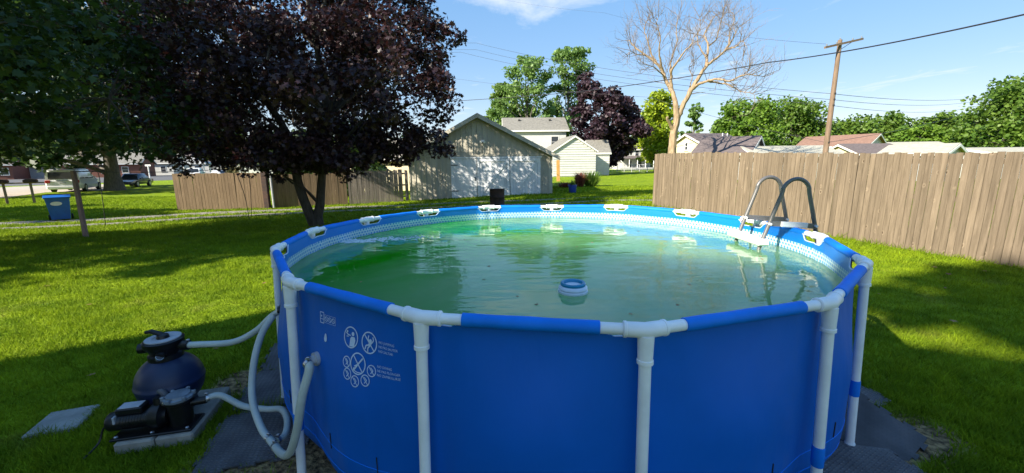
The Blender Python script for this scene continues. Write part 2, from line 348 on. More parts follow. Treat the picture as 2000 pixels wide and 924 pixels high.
M['siding_grey'] = mat('siding_grey', (0.42, 0.42, 0.42), 0.7, 0.06, 2.5)
M['brick'] = mat('brick_red', (0.19, 0.075, 0.05), 0.85, 0.25, 18)
M['trim'] = mat('trim_white', (0.78, 0.77, 0.74), 0.5, 0.05, 5)
M['glass'] = mat('window_glass', (0.03, 0.035, 0.045), 0.08, 0.1, 3)
M['carwhite'] = mat('car_white', (0.70, 0.71, 0.72), 0.25, 0.03, 2, coat=0.6)
M['cardark'] = mat('car_dark', (0.035, 0.04, 0.06), 0.25, 0.05, 2, coat=0.6)
M['cargrey'] = mat('car_grey', (0.40, 0.41, 0.43), 0.3, 0.05, 2, coat=0.5)
M['tyre'] = mat('tyre', (0.015, 0.015, 0.015), 0.8, 0.2, 20)
M['rim'] = mat('wheel_rim', (0.4, 0.4, 0.42), 0.35, 0.1, 10, metal=0.7)
M['redlight'] = mat('red_lamp', (0.35, 0.01, 0.012), 0.2, 0.1, 10)
M['binblue'] = mat('bin_blue', (0.008, 0.11, 0.42), 0.45, 0.12, 4)
M['asphalt'] = mat('asphalt', (0.10, 0.098, 0.10), 0.9, 0.15, 3)
M['gravel'] = mat('gravel', (0.215, 0.195, 0.165), 0.95, 0.4, 6, bump=0.8, bscale=40)
M['concrete_drive'] = mat('concrete_drive', (0.42, 0.36, 0.29), 0.9, 0.12, 1.5)
M['bark'] = mat('bark', (0.060, 0.050, 0.040), 0.95, 0.4, 8, bump=0.8, bscale=18, stretch=(2, 2, 0.5))
M['bark_grey'] = mat('bark_grey', (0.13, 0.115, 0.095), 0.95, 0.3, 6, bump=0.8, bscale=14, stretch=(2, 2, 0.5))
M['deadwood'] = mat('dead_wood', (0.27, 0.185, 0.105), 0.9, 0.25, 4, bump=0.5, bscale=12, stretch=(2, 2, 0.5), col2=(0.38, 0.28, 0.175))
M['polewood'] = mat('pole_wood', (0.185, 0.125, 0.085), 0.9, 0.25, 5, stretch=(3, 3, 0.3))
M['wire'] = mat('wire_black', (0.02, 0.02, 0.025), 0.5, 0.1, 3)
M['orange'] = mat('orange_board', (0.50, 0.26, 0.07), 0.8, 0.15, 5)
M['potblue'] = mat('pot_blue', (0.015, 0.05, 0.30), 0.4, 0.1, 6)

# grass and lawn share their colours so blades and ground agree
def lawn_colour(N, L, scale_mul=1.0):
    g = N.new('ShaderNodeNewGeometry')
    a = N.new('ShaderNodeTexNoise'); L.new(g.outputs['Position'], a.inputs['Vector']); a.inputs['Scale'].default_value = 0.55; a.inputs['Detail'].default_value = 5; a.inputs['Roughness'].default_value = 0.65
    b = N.new('ShaderNodeTexNoise'); L.new(g.outputs['Position'], b.inputs['Vector']); b.inputs['Scale'].default_value = 3.2; b.inputs['Detail'].default_value = 6
    r1 = N.new('ShaderNodeValToRGB'); L.new(a.outputs['Fac'], r1.inputs[0]); e = r1.color_ramp.elements
    e[0].position = 0.32; e[0].color = (0.100, 0.175, 0.008, 1); e[1].position = 0.68; e[1].color = (0.275, 0.370, 0.010, 1)
    r2 = N.new('ShaderNodeValToRGB'); L.new(b.outputs['Fac'], r2.inputs[0]); e = r2.color_ramp.elements
    e[0].position = 0.33; e[0].color = (0.078, 0.150, 0.008, 1); e[1].position = 0.70; e[1].color = (0.305, 0.390, 0.014, 1)
    mx = N.new('ShaderNodeMix'); mx.data_type = 'RGBA'; mx.inputs['Factor'].default_value = 0.5; L.new(r1.outputs[0], mx.inputs[6]); L.new(r2.outputs[0], mx.inputs[7])
    d_ = N.new('ShaderNodeTexNoise'); L.new(g.outputs['Position'], d_.inputs['Vector']); d_.inputs['Scale'].default_value = 1.3; d_.inputs['Detail'].default_value = 7; d_.inputs['Roughness'].default_value = 0.7
    dr = N.new('ShaderNodeMapRange'); L.new(d_.outputs['Fac'], dr.inputs[0]); dr.inputs['From Min'].default_value = 0.56; dr.inputs['From Max'].default_value = 0.72; dr.inputs['To Max'].default_value = 0.6
    m3 = N.new('ShaderNodeMix'); m3.data_type = 'RGBA'; L.new(dr.outputs[0], m3.inputs['Factor']); L.new(mx.outputs[2], m3.inputs[6]); m3.inputs[7].default_value = (0.27, 0.27, 0.055, 1)
    return m3.outputs[2], g
mt, N, L, P = nodes_of('lawn'); P.inputs['Roughness'].default_value = 0.9; P.inputs['Specular IOR Level'].default_value = 0.1
col, g = lawn_colour(N, L)
# bare, straw-coloured soil worn into the turf beside the pool mats
def worn_patch(cx0, cy0, rx, ry, rot):
    s_ = N.new('ShaderNodeMapping'); s_.vector_type = 'TEXTURE'; L.new(g.outputs['Position'], s_.inputs[0]); s_.inputs['Location'].default_value = (cx0, cy0, 0); s_.inputs['Rotation'].default_value = (0, 0, rot); s_.inputs['Scale'].default_value = (rx, ry, 1)
    ln = N.new('ShaderNodeVectorMath'); ln.operation = 'LENGTH'; L.new(s_.outputs[0], ln.inputs[0])
    nz = N.new('ShaderNodeTexNoise'); L.new(g.outputs['Position'], nz.inputs['Vector']); nz.inputs['Scale'].default_value = 9; nz.inputs['Detail'].default_value = 5
    ad = N.new('ShaderNodeMath'); ad.operation = 'ADD'; L.new(ln.outputs['Value'], ad.inputs[0]); L.new(nz.outputs['Fac'], ad.inputs[1])
    r = N.new('ShaderNodeValToRGB'); L.new(ad.outputs[0], r.inputs[0]); r.color_ramp.elements[0].position = 0.0
    mrr = N.new('ShaderNodeMapRange'); L.new(ad.outputs[0], mrr.inputs[0]); mrr.inputs['From Min'].default_value = 1.25; mrr.inputs['From Max'].default_value = 1.6; mrr.inputs['To Min'].default_value = 1; mrr.inputs['To Max'].default_value = 0
    N.remove(r); return mrr.outputs[0]
soiln = N.new('ShaderNodeTexNoise'); L.new(g.outputs['Position'], soiln.inputs['Vector']); soiln.inputs['Scale'].default_value = 22; soiln.inputs['Detail'].default_value = 6
soil = N.new('ShaderNodeValToRGB'); L.new(soiln.outputs['Fac'], soil.inputs[0]); soil.color_ramp.elements[0].position = 0.35; soil.color_ramp.elements[0].color = (0.07, 0.05, 0.03, 1); soil.color_ramp.elements[1].position = 0.68; soil.color_ramp.elements[1].color = (0.46, 0.31, 0.15, 1)
WORN = [(2.62, 2.38, 0.42, 0.26, 0.2), (-1.45, 2.1, 0.6, 0.42, 0.3), (-2.35, 3.1, 0.22, 0.35, 0.2), (0.35, 3.73, 2.45, 2.45, 0)]
for wp in WORN:
    fac = worn_patch(*wp); mx = N.new('ShaderNodeMix'); mx.data_type = 'RGBA'; L.new(fac, mx.inputs['Factor']); L.new(col, mx.inputs[6]); L.new(soil.outputs[0], mx.inputs[7]); col = mx.outputs[2]
L.new(col, P.inputs['Base Color'])
nb = N.new('ShaderNodeTexNoise'); L.new(g.outputs['Position'], nb.inputs['Vector']); nb.inputs['Scale'].default_value = 30; nb.inputs['Detail'].default_value = 5
bp = N.new('ShaderNodeBump'); bp.inputs['Strength'].default_value = 0.9; bp.inputs['Distance'].default_value = 0.05; L.new(nb.outputs['Fac'], bp.inputs['Height']); L.new(bp.outputs[0], P.inputs['Normal'])
M['lawn'] = mt
mt, N, L, P = nodes_of('grass_blade'); P.inputs['Roughness'].default_value = 0.7; P.inputs['Specular IOR Level'].default_value = 0.12
col, g = lawn_colour(N, L)
at_ = N.new('ShaderNodeAttribute'); at_.attribute_name = 'tint'
h = N.new('ShaderNodeHueSaturation'); L.new(col, h.inputs['Color']); mr = N.new('ShaderNodeMapRange'); L.new(at_.outputs['Fac'], mr.inputs[0]); mr.inputs['To Min'].default_value = 0.6; mr.inputs['To Max'].default_value = 1.5; L.new(mr.outputs[0], h.inputs['Value'])
L.new(h.outputs[0], P.inputs['Base Color'])
tr = N.new('ShaderNodeBsdfTranslucent'); L.new(h.outputs[0], tr.inputs['Color']); ms = N.new('ShaderNodeMixShader'); ms.inputs[0].default_value = 0.35
L.new(P.outputs[0], ms.inputs[1]); L.new(tr.outputs[0], ms.inputs[2]); L.new(ms.outputs[0], N['Material Output'].inputs['Surface'])
M['blade'] = mt

# inner liner: plain blue above, white honeycomb print below
mt, N, L, P = nodes_of('liner_print'); P.inputs['Roughness'].default_value = 0.4
uv = N.new('ShaderNodeUVMap'); uv.uv_map = 'UVMap'
def hexd(off):
    mp_ = N.new('ShaderNodeMapping'); L.new(uv.outputs[0], mp_.inputs[0]); mp_.inputs['Scale'].default_value = (1 / 0.044, 1 / 0.062, 1); mp_.inputs['Location'].default_value = (off, off, 0)
    fr = N.new('ShaderNodeVectorMath'); fr.operation = 'FRACTION'; L.new(mp_.outputs[0], fr.inputs[0])
    sb = N.new('ShaderNodeVectorMath'); sb.operation = 'SUBTRACT'; L.new(fr.outputs[0], sb.inputs[0]); sb.inputs[1].default_value = (0.5, 0.5, 0)
    ml = N.new('ShaderNodeVectorMath'); ml.operation = 'MULTIPLY'; L.new(sb.outputs[0], ml.inputs[0]); ml.inputs[1].default_value = (0.044, 0.062, 0)
    le = N.new('ShaderNodeVectorMath'); le.operation = 'LENGTH'; L.new(ml.outputs[0], le.inputs[0]); return le.outputs['Value']
mn = N.new('ShaderNodeMath'); mn.operation = 'MINIMUM'; L.new(hexd(0.0), mn.inputs[0]); L.new(hexd(0.5), mn.inputs[1])
rg = N.new('ShaderNodeMath'); rg.operation = 'COMPARE'; L.new(mn.outputs[0], rg.inputs[0]); rg.inputs[1].default_value = 0.0165; rg.inputs[2].default_value = 0.0042
sp_ = N.new('ShaderNodeSeparateXYZ'); L.new(uv.outputs[0], sp_.inputs[0])
lt = N.new('ShaderNodeMath'); lt.operation = 'LESS_THAN'; L.new(sp_.outputs['Y'], lt.inputs[0]); lt.inputs[1].default_value = 1.095
mk = N.new('ShaderNodeMix'); mk.data_type = 'RGBA'; L.new(rg.outputs[0], mk.inputs['Factor']); mk.inputs[6].default_value = (0.04, 0.27, 0.62, 1); mk.inputs[7].default_value = (0.62, 0.72, 0.78, 1)
mk2 = N.new('ShaderNodeMix'); mk2.data_type = 'RGBA'; L.new(lt.outputs[0], mk2.inputs['Factor']); mk2.inputs[6].default_value = (0.004, 0.18, 0.66, 1); L.new(mk.outputs[2], mk2.inputs[7])
L.new(mk2.outputs[2], P.inputs['Base Color']); M['liner'] = mt

# pool water: cloudy green body under a rippled glossy surface
mt, N, L, P = nodes_of('pool_water'); P.inputs['Roughness'].default_value = 0.02; P.inputs['IOR'].default_value = 1.333; P.inputs['Specular IOR Level'].default_value = 0.5
mt.node_tree.nodes['Principled BSDF'].subsurface_method = 'BURLEY'; P.inputs['Subsurface Weight'].default_value = 1.0; P.inputs['Subsurface Radius'].default_value = (0.9, 0.9, 0.9); P.inputs['Subsurface Scale'].default_value = 3.5
g = N.new('ShaderNodeNewGeometry')
wn1 = N.new('ShaderNodeTexNoise'); L.new(g.outputs['Position'], wn1.inputs['Vector']); wn1.inputs['Scale'].default_value = 0.62; wn1.inputs['Detail'].default_value = 5; wn1.inputs['Distortion'].default_value = 1.2
rp = N.new('ShaderNodeValToRGB'); L.new(wn1.outputs['Fac'], rp.inputs[0]); e = rp.color_ramp.elements
e[0].position = 0.26; e[0].color = (0.008, 0.285, 0.006, 1); e[1].position = 0.72; e[1].color = (0.215, 0.415, 0.205, 1)
spx = N.new('ShaderNodeSeparateXYZ'); L.new(g.outputs['Position'], spx.inputs[0])
mra = N.new('ShaderNodeMapRange'); L.new(spx.outputs['X'], mra.inputs[0]); mra.inputs['From Min'].default_value = -1.6; mra.inputs['From Max'].default_value = 1.6; mra.inputs['To Min'].default_value = -0.22; mra.inputs['To Max'].default_value = 0.20; mra.clamp = True
adw = N.new('ShaderNodeMath'); adw.operation = 'ADD'; L.new(wn1.outputs['Fac'], adw.inputs[0]); L.new(mra.outputs[0], adw.inputs[1]); L.new(adw.outputs[0], rp.inputs[0])
L.new(rp.outputs[0], P.inputs['Base Color'])
def wave(scale, stretch, dist, strength, prev):
    mp_ = N.new('ShaderNodeMapping'); L.new(g.outputs['Position'], mp_.inputs[0]); mp_.inputs['Scale'].default_value = stretch; mp_.inputs['Rotation'].default_value = (0, 0, 0.25)
    n_ = N.new('ShaderNodeTexNoise'); L.new(mp_.outputs[0], n_.inputs['Vector']); n_.inputs['Scale'].default_value = scale; n_.inputs['Detail'].default_value = 2; n_.inputs['Distortion'].default_value = 0.4
    b_ = N.new('ShaderNodeBump'); b_.inputs['Strength'].default_value = strength; b_.inputs['Distance'].default_value = dist; L.new(n_.outputs['Fac'], b_.inputs['Height'])
    if prev is not None: L.new(prev, b_.inputs['Normal'])
    return b_.outputs[0]
nrm = wave(1.3, (0.7, 1.5, 1), 0.05, 0.22, None)
nrm = wave(4.5, (0.55, 1.6, 1), 0.012, 0.30, nrm)
L.new(nrm, P.inputs['Normal'])
M['water'] = mt
mt, N, L, P = nodes_of('foam_mat'); P.inputs['Roughness'].default_value = 0.7
t = N.new('ShaderNodeTexCoord')
def plate(rot):
    mp_ = N.new('ShaderNodeMapping'); L.new(t.outputs['Object'], mp_.inputs[0]); mp_.inputs['Rotation'].default_value = (0, 0, rot); mp_.inputs['Scale'].default_value = (22, 60, 1)
    v_ = N.new('ShaderNodeTexVoronoi'); L.new(mp_.outputs[0], v_.inputs['Vector']); v_.inputs['Randomness'].default_value = 0.0; v_.inputs['Scale'].default_value = 1.0; return v_.outputs['Distance']
mn = N.new('ShaderNodeMath'); mn.operation = 'MINIMUM'; L.new(plate(R_(45)), mn.inputs[0]); L.new(plate(R_(-45)), mn.inputs[1])
rp = N.new('ShaderNodeValToRGB'); L.new(mn.outputs[0], rp.inputs[0]); rp.color_ramp.elements[0].position = 0.12; rp.color_ramp.elements[0].color = (1, 1, 1, 1); rp.color_ramp.elements[1].position = 0.3; rp.color_ramp.elements[1].color = (0, 0, 0, 1)
b_ = N.new('ShaderNodeBump'); b_.inputs['Strength'].default_value = 1.0; b_.inputs['Distance'].default_value = 0.012; L.new(rp.outputs[0], b_.inputs['Height']); L.new(b_.outputs[0], P.inputs['Normal'])
ns = N.new('ShaderNodeTexNoise'); L.new(t.outputs['Object'], ns.inputs['Vector']); ns.inputs['Scale'].default_value = 4; ns.inputs['Detail'].default_value = 8
r2 = N.new('ShaderNodeValToRGB'); L.new(ns.outputs['Fac'], r2.inputs[0]); r2.color_ramp.elements[0].position = 0.35; r2.color_ramp.elements[0].color = (0.090, 0.082, 0.088, 1); r2.color_ramp.elements[1].position = 0.7; r2.color_ramp.elements[1].color = (0.20, 0.19, 0.195, 1)
mxf = N.new('ShaderNodeMix'); mxf.data_type = 'RGBA'; mxf.blend_type = 'MULTIPLY'; mxf.inputs['Factor'].default_value = 1.0; rpl = N.new('ShaderNodeMapRange'); L.new(rp.outputs[0], rpl.inputs[0]); rpl.inputs['To Min'].default_value = 0.7; rpl.inputs['To Max'].default_value = 1.6
L.new(r2.outputs[0], mxf.inputs[6]); L.new(rpl.outputs[0], mxf.inputs[7]); L.new(mxf.outputs[2], P.inputs['Base Color']); M['foam'] = mt

LEAF = {
 'purple': leaf_mat('leaf_purple', (0.008, 0.0045, 0.0058), (0.066, 0.033, 0.038), (0.09, 0.02, 0.02), 0.15, 0.42),
 'purple2': leaf_mat('leaf_purple_far', (0.016, 0.009, 0.015), (0.068, 0.037, 0.050), (0.08, 0.03, 0.04), 0.2),
 'deep': leaf_mat('leaf_deep_green', (0.012, 0.030, 0.008), (0.045, 0.085, 0.018), (0.07, 0.13, 0.02), 0.3),
 'mid': leaf_mat('leaf_mid_green', (0.042, 0.100, 0.014), (0.160, 0.250, 0.034), (0.18, 0.31, 0.03)),
 'bright': leaf_mat('leaf_bright_green', (0.050, 0.12, 0.012), (0.17, 0.28, 0.030), (0.20, 0.34, 0.03)),
 'lime': leaf_mat('leaf_lime', (0.13, 0.21, 0.010), (0.42, 0.50, 0.030), (0.42, 0.52, 0.03)),
 'poplar': leaf_mat('leaf_poplar', (0.075, 0.16, 0.035), (0.24, 0.36, 0.10), (0.25, 0.42, 0.07)),
 'grassy': leaf_mat('leaf_ornamental', (0.08, 0.16, 0.02), (0.22, 0.34, 0.06), (0.22, 0.34, 0.05), 0.5),
 'red': leaf_mat('leaf_red', (0.14, 0.03, 0.025), (0.34, 0.14, 0.09), (0.3, 0.08, 0.05), 0.45),
}

# ================================================================ the ground
def axis(lo, hi, fine_lo, fine_hi, step):
    a = list(np.arange(fine_lo, fine_hi + 1e-6, step)); s_ = step; x = fine_lo
    while x > lo: s_ *= 1.25; x -= s_; a.insert(0, x)
    s_ = step; x = fine_hi
    while x < hi: s_ *= 1.25; x += s_; a.append(x)
    return np.array(a)
gx, gy = axis(-900, 900, -26, 14, 0.5), axis(-300, 1600, 0, 30, 0.5)
XX, YY = np.meshgrid(gx, gy)
V = np.stack([XX.ravel(), YY.ravel(), gz(XX, YY).ravel()], 1)
nx = len(gx); ii = (np.arange(len(gy) - 1)[:, None] * nx + np.arange(nx - 1)[None, :]).ravel()
F = np.stack([ii, ii + 1, ii + 1 + nx, ii + nx], 1)
tag(link('lawn_ground', new_mesh_np('lawn_ground', V, F, True), M['lawn']), 'green mown lawn running out to the street', kind='structure')

def ribbon(name, pts, w, mat_, lift, label, jitter=0.06):
    """a strip laid on the ground along world points; w: half widths"""
    path = smooth_path([Vector((p.x, p.y, 0)) for p in pts], 10); n = len(path); mb = MB(); vs_ = []
    for i, p in enumerate(path):
        d = (path[min(i + 1, n - 1)] - path[max(i - 1, 0)]).normalized(); nrm = Vector((-d.y, d.x, 0))
        ww = np.interp(i / (n - 1), np.linspace(0, 1, len(w)), w)
        for k in range(5):
            s_ = (k / 2 - 1) * ww * (1 + random.uniform(-jitter, jitter) * (3 if k in (0, 4) else 0)); q = p + nrm * s_
            vs_.append((q.x, q.y, float(gz(q.x, q.y)) + (lift if 0 < k < 4 else -0.004)))
    fs = [(i * 5 + k, i * 5 + k + 1, i * 5 + k + 6, i * 5 + k + 5) for i in range(n - 1) for k in range(4)]
    mb.add(vs_, fs); o = mb.build(name, mat_, smooth=True); return tag(o, label, kind='structure')
ribbon('gravel_path', [gpt(*p) for p in ((-60, 440), (0, 437), (200, 429), (400, 417), (600, 409), (700, 404), (870, 397.5), (1000, 392.5), (1100, 388.5), (1270, 384), (1400, 380))], [0.75, 0.75, 0.7, 0.5, 0.42, 0.4, 0.35], M['gravel'], 0.012, 'pale gravel wheel track nearer the garage')
ribbon('gravel_path', [gpt(*p) for p in ((-60, 450), (0, 447), (200, 438), (400, 425), (600, 415.5), (700, 411), (870, 404.5), (1000, 400), (1100, 396.5), (1270, 391.5), (1400, 388))], [0.62, 0.6, 0.5, 0.4, 0.36, 0.34, 0.3], M['gravel'], 0.012, 'pale gravel wheel track nearer the pool')
def sheet(name, pix, mat_, lift, label):
    mb = MB(); q = [gpt(*p, lift=lift) for p in pix]; mb.add(q, [tuple(range(len(q)))]); return tag(mb.build(name, mat_), label, kind='structure')
sheet('street', [(-260, 372), (-260, 350), (60, 344), (345, 337.5), (420, 336), (420, 349), (345, 351.5), (100, 361)], M['asphalt'], 0.010, 'grey asphalt street beyond the parked car')
sheet('pavement', [(-260, 349), (-260, 345.5), (345, 335.5), (420, 334.5), (420, 335.8), (345, 337.2)], M['concrete_drive'], 0.014, 'pale strip of pavement on the far side of the street')
sheet('driveway', [(-260, 402), (-260, 378), (100, 362), (210, 360), (215, 372), (90, 376), (0, 388)], M['concrete_drive'], 0.018, 'tan concrete driveway under the parked car')

# ================================================================ buildings
def window(parent, c, ax, nrm, w, h, wall_frame=0.07):
    """frame proud of the wall, dark pane set into it, sill below"""
    c, ax, nrm = Vector(c), Vector(ax).normalized(), Vector(nrm).normalized(); up = Vector((0, 0, 1))
    Mx = Matrix((ax, nrm, up)).transposed()
    f = MB()
    for s_ in (-1, 1):
        f.box(c + ax * s_ * (w / 2 + wall_frame / 2) + nrm * 0.02, (wall_frame, 0.06, h + 2 * wall_frame), Mx)
        f.box(c + up * s_ * (h / 2 + wall_frame / 2) + nrm * 0.02, (w, 0.056, wall_frame), Mx)
    f.box(c + nrm * 0.015, (w, 0.03, 0.04), Mx)
    wo = f.build('window', M['trim'], parent)
    MB().box(c + nrm * 0.003, (w, 0.012, h), Mx).build('pane', M['glass'], wo)
    MB().box(c - up * (h / 2 + wall_frame + 0.03) + nrm * 0.05, (w + 0.25, 0.12, 0.05), Mx).build('sill', M['trim'], wo)
    return wo
def gable_house(name, label, cat, c, L_, W_, eave, ridge, rz, wall, roof, trim=None, wins=(), over=0.35, group=None, siding=None, chimney=None, roof_name='roof'):
    """ridge along local x; c is the ground centre"""
    trim = trim or M['trim']
    root = empty(name, c, rz, label, cat, group)
    hl, hw = L_ / 2, W_ / 2
    mb = MB(); mb.prism([(-hl, -hw, -0.6), (-hl, hw, -0.6), (-hl, hw, eave), (-hl, 0, ridge), (-hl, -hw, eave)], (L_, 0, 0)); mb.build('wall', wall, root)
    sl = (ridge - eave) / hw; th = 0.12
    for s_ in (-1, 1):
        y1 = s_ * (hw + over); z1 = eave - sl * over
        r = MB(); r.prism([(-hl - over, 0, ridge + 0.02), (-hl - over, y1, z1 + 0.02), (-hl - over, y1, z1 + 0.02 + th), (-hl - over, 0, ridge + 0.02 + th * 1.1)], (L_ + 2 * over, 0, 0))
        ro = r.build(roof_name, roof, root)
        f = MB(); f.bar((-hl - over, y1 + s_ * 0.02, z1 + 0.02), (hl + over, y1 + s_ * 0.02, z1 + 0.02), 0.04, 0.2); f.build('fascia', trim, ro)
        for e_ in (-1, 1):
            x = e_ * (hl + over + 0.02)
            b = MB(); b.prism([(x - 0.02, 0, ridge - 0.12), (x - 0.02, y1, z1 - 0.12), (x - 0.02, y1, z1 + 0.07), (x - 0.02, 0, ridge + 0.07)], (0.04, 0, 0)); b.build('bargeboard', trim, ro)
    for face, a, z, w, h in wins:
        if face == 'g+': window(root, (hl, a, z), (0, 1, 0), (1, 0, 0), w, h)
        elif face == 'g-': window(root, (-hl, a, z), (0, -1, 0), (-1, 0, 0), w, h)
        elif face == 'f': window(root, (a, -hw, z), (1, 0, 0), (0, -1, 0), w, h)
        elif face == 'b': window(root, (a, hw, z), (-1, 0, 0), (0, 1, 0), w, h)
    if siding:                      # overlapping boards on chosen faces
        step, faces = siding
        for face in faces:
            z = 0.1
            while z < (ridge if face[0] == 'g' else eave) - 0.15:
                if face[0] == 'g':
                    x = hl if face == 'g+' else -hl; sg = 1 if face == 'g+' else -1
                    hh = hw if z + step < eave else max(0.05, hw * (ridge - z - step) / (ridge - eave))
                    b = MB(); b.prism([(x, -hh, z), (x + sg * 0.06, -hh, z), (x + sg * 0.008, -hh, z + step), (x, -hh, z + step)], (0, 2 * hh, 0))
                else:
                    y = -hw if face == 'f' else hw; sg = -1 if face == 'f' else 1
                    b = MB(); b.prism([(-hl, y, z), (-hl, y + sg * 0.06, z), (-hl, y + sg * 0.008, z + step), (-hl, y, z + step)], (L_, 0, 0))
                b.build('siding_board', wall, root); z += step
    if chimney:
        x, y, w, h, mt_ = chimney
        ch = MB(); ch.box((x, y, ridge + h / 2 - 0.4), (w, w, h)); ch.box((x, y, ridge + h - 0.36), (w + 0.1, w + 0.1, 0.08)); ch.build('chimney', mt_, root)
    return root

# ---- the garage with white doors
G0, G1 = Vector((-6.06, 23.95, 0)), Vector((2.36, 23.2, 0))
gd = (G1 - G0).normalized(); GW = (G1 - G0).length; grz = math.atan2(gd.y, gd.x)
GB = -0.45; GE = 2.25; GR = 4.45; GD = 7.5
gar = empty('garage', (G0 + G1) / 2, grz, 'weathered grey board and batten garage with white wooden doors', 'garage')
hw = GW / 2
MB().prism([(-hw, 0, GB), (hw, 0, GB), (hw, 0, GE), (0, 0, GR), (-hw, 0, GE)], (0, GD, 0)).build('wall', M['garage'], gar)
for s_ in (-1, 1):
    sl = (GR - GE) / hw; ov = 0.42
    r = MB(); r.prism([(0, -0.35, GR + 0.03), (s_ * (hw + ov), -0.35, GE - sl * ov + 0.03), (s_ * (hw + ov), -0.35, GE - sl * ov + 0.11), (0, -0.35, GR + 0.12)], (0, GD + 0.7, 0)); ro = r.build('roof', M['roof_tan'], gar)
    b = MB(); b.prism([(0, -0.39, GR - 0.13), (s_ * (hw + ov), -0.39, GE - sl * ov - 0.12), (s_ * (hw + ov), -0.39, GE - sl * ov + 0.10), (0, -0.39, GR + 0.11)], (0, 0.035, 0)); b.build('bargeboard', M['garage'], ro)
    for k in range(1, 9):
        t_ = k / 9; ex = s_ * (hw + ov) * t_; ez = GR + (GE - sl * ov - GR) * t_
        MB().bar((ex, -0.34, ez + 0.125), (ex, GD + 0.34, ez + 0.125), 0.05, 0.02).build('roof_seam', M['roof_tan'], ro)
MB().box((0, -0.025, GE - 0.02), (GW - 0.05, 0.05, 0.10)).build('gable_board', M['garage'], gar)
# doors: one plain leaf, two braced leaves hung on a rail
dz0, dz1 = -0.22, 2.06
def dx_of(u): 
    p = sight(u, 345, 23.45); q = (Vector((p.x, p.y, 0)) - (G0 + G1) / 2); return q.x * gd.x + q.y * gd.y
da, db, dc, dd = dx_of(879), dx_of(931), dx_of(996), dx_of(1056)
x = -hw + 0.08
while x < hw - 0.03:
    zt = GE - 0.08 if False else None
    if not (da - 0.08 < x < dd + 0.1):
        MB().box((x, -0.024, (GB + GE - 0.07) / 2), (0.055, 0.048, GE - 0.07 - GB)).build('batten', M['garage'], gar)
    top = GR - (GR - GE) * abs(x) / hw - 0.14
    if top > GE + 0.1: MB().box((x, -0.024, (GE + 0.035 + top) / 2), (0.055, 0.048, top - GE - 0.035)).build('batten', M['garage'], gar)
    x += 0.315
def leaf_door(xa, xb, braced, gap=0.02):
    w = xb - xa; xc = (xa + xb) / 2; n = max(5, int(w / 0.17)); bw = w / n
    core = MB(); core.box((xc, -0.03, (dz0 + dz1) / 2), (w - gap, 0.03, dz1 - dz0)); d = core.build('door', M['door_white'], gar)
    if braced:
        for k in range(n): MB().box((xa + bw * (k + 0.5), -0.055 - 0.003 * (k % 2), (dz0 + dz1) / 2), (bw - 0.014, 0.022, dz1 - dz0 - 0.02)).build('plank', M['door_white'], d)
        for z in (dz0 + 0.09, dz1 - 0.10): MB().box((xc, -0.088, z), (w - 0.03, 0.04, 0.15)).build('rail', M['door_white'], d)
        for xx in (xa + 0.08, xb - 0.08): MB().box((xx, -0.086, (dz0 + dz1) / 2), (0.13, 0.036, dz1 - dz0 - 0.32)).build('stile', M['door_white'], d)
        MB().bar((xa + 0.16, -0.090, dz0 + 0.17), (xb - 0.16, -0.090, dz1 - 0.18), 0.042, 0.13, up=(0, 0, 1)).build('brace', M['door_white'], d)
    else:
        MB().box((xb - 0.10, -0.06, 0.9), (0.05, 0.04, 0.22)).build('handle', M['dark_iron'], d)
        for z in (0.2, 1.7): MB().box((xa + 0.22, -0.05, z), (0.4, 0.012, 0.05)).build('hinge', M['dark_iron'], d)
leaf_door(da, db, False); leaf_door(db + 0.02, dc, True); leaf_door(dc + 0.02, dd, True)
MB().box(((da + dd) / 2, -0.06, dz1 + 0.055), (dd - da + 0.15, 0.05, 0.09)).build('door_rail', M['door_white'], gar)
lp = MB(); lp.box((0.25, -0.05, 3.05), (0.16, 0.1, 0.1)); lp.tube([(0.2, -0.1, 3.02), (0.14, -0.2, 2.97)], [0.05, 0.07], 8); lp.tube([(0.3, -0.1, 3.02), (0.36, -0.2, 2.97)], [0.05, 0.07], 8); lp.build('flood_lamp', M['trim'], gar)

# ---- white farmhouse group beyond the garage
p0, p1 = sight(988, 236, 62), sight(1096, 236, 62)
mid = (p0 + p1) / 2
gable_house('farmhouse', 'two storey white farmhouse with grey shingle roof behind the garage', 'house', (mid.x, mid.y, 0), 8.6, 7.4, 6.3, 8.2, R_(2), M['siding_white'], M['shingle_grey'], wins=[('f', -2.6, 4.6, 1.0, 1.5), ('f', 2.7, 4.6, 1.0, 1.5), ('f', 0, 1.6, 1.0, 1.5)], over=0.4)
for ux in (-2.2, 2.3):
    v_ = MB(); v_.box((0, 0, 0.12), (0.3, 0.3, 0.28))
    o = v_.build('roof_vent', M['dark_iron'], None); o.parent = bpy.data.objects['farmhouse']; o.location = (ux, -1.1, 7.72)
# one storey annex, gable towards the camera
pa = sight(1123, 338, 50)
gable_house('annex_house', 'small white clapboard annex whose gable end faces the garden', 'house', (pa.x - 0.5, pa.y + 3.4, 0), 6.8, 5.4, 3.15, 4.85, R_(97), M['siding_white'], M['shingle_grey'], siding=(0.29, ('g-',)), over=0.22)
pb = sight(1174, 336, 53.5)
gable_house('lean_to_house', 'low white clapboard wing beside the annex gable', 'house', (pb.x - 0.35, pb.y + 1.6, 0), 2.6, 3.6, 2.95, 4.5, R_(2), M['siding_white'], M['shingle_grey'], siding=(0.29, ('f',)), over=0.18)
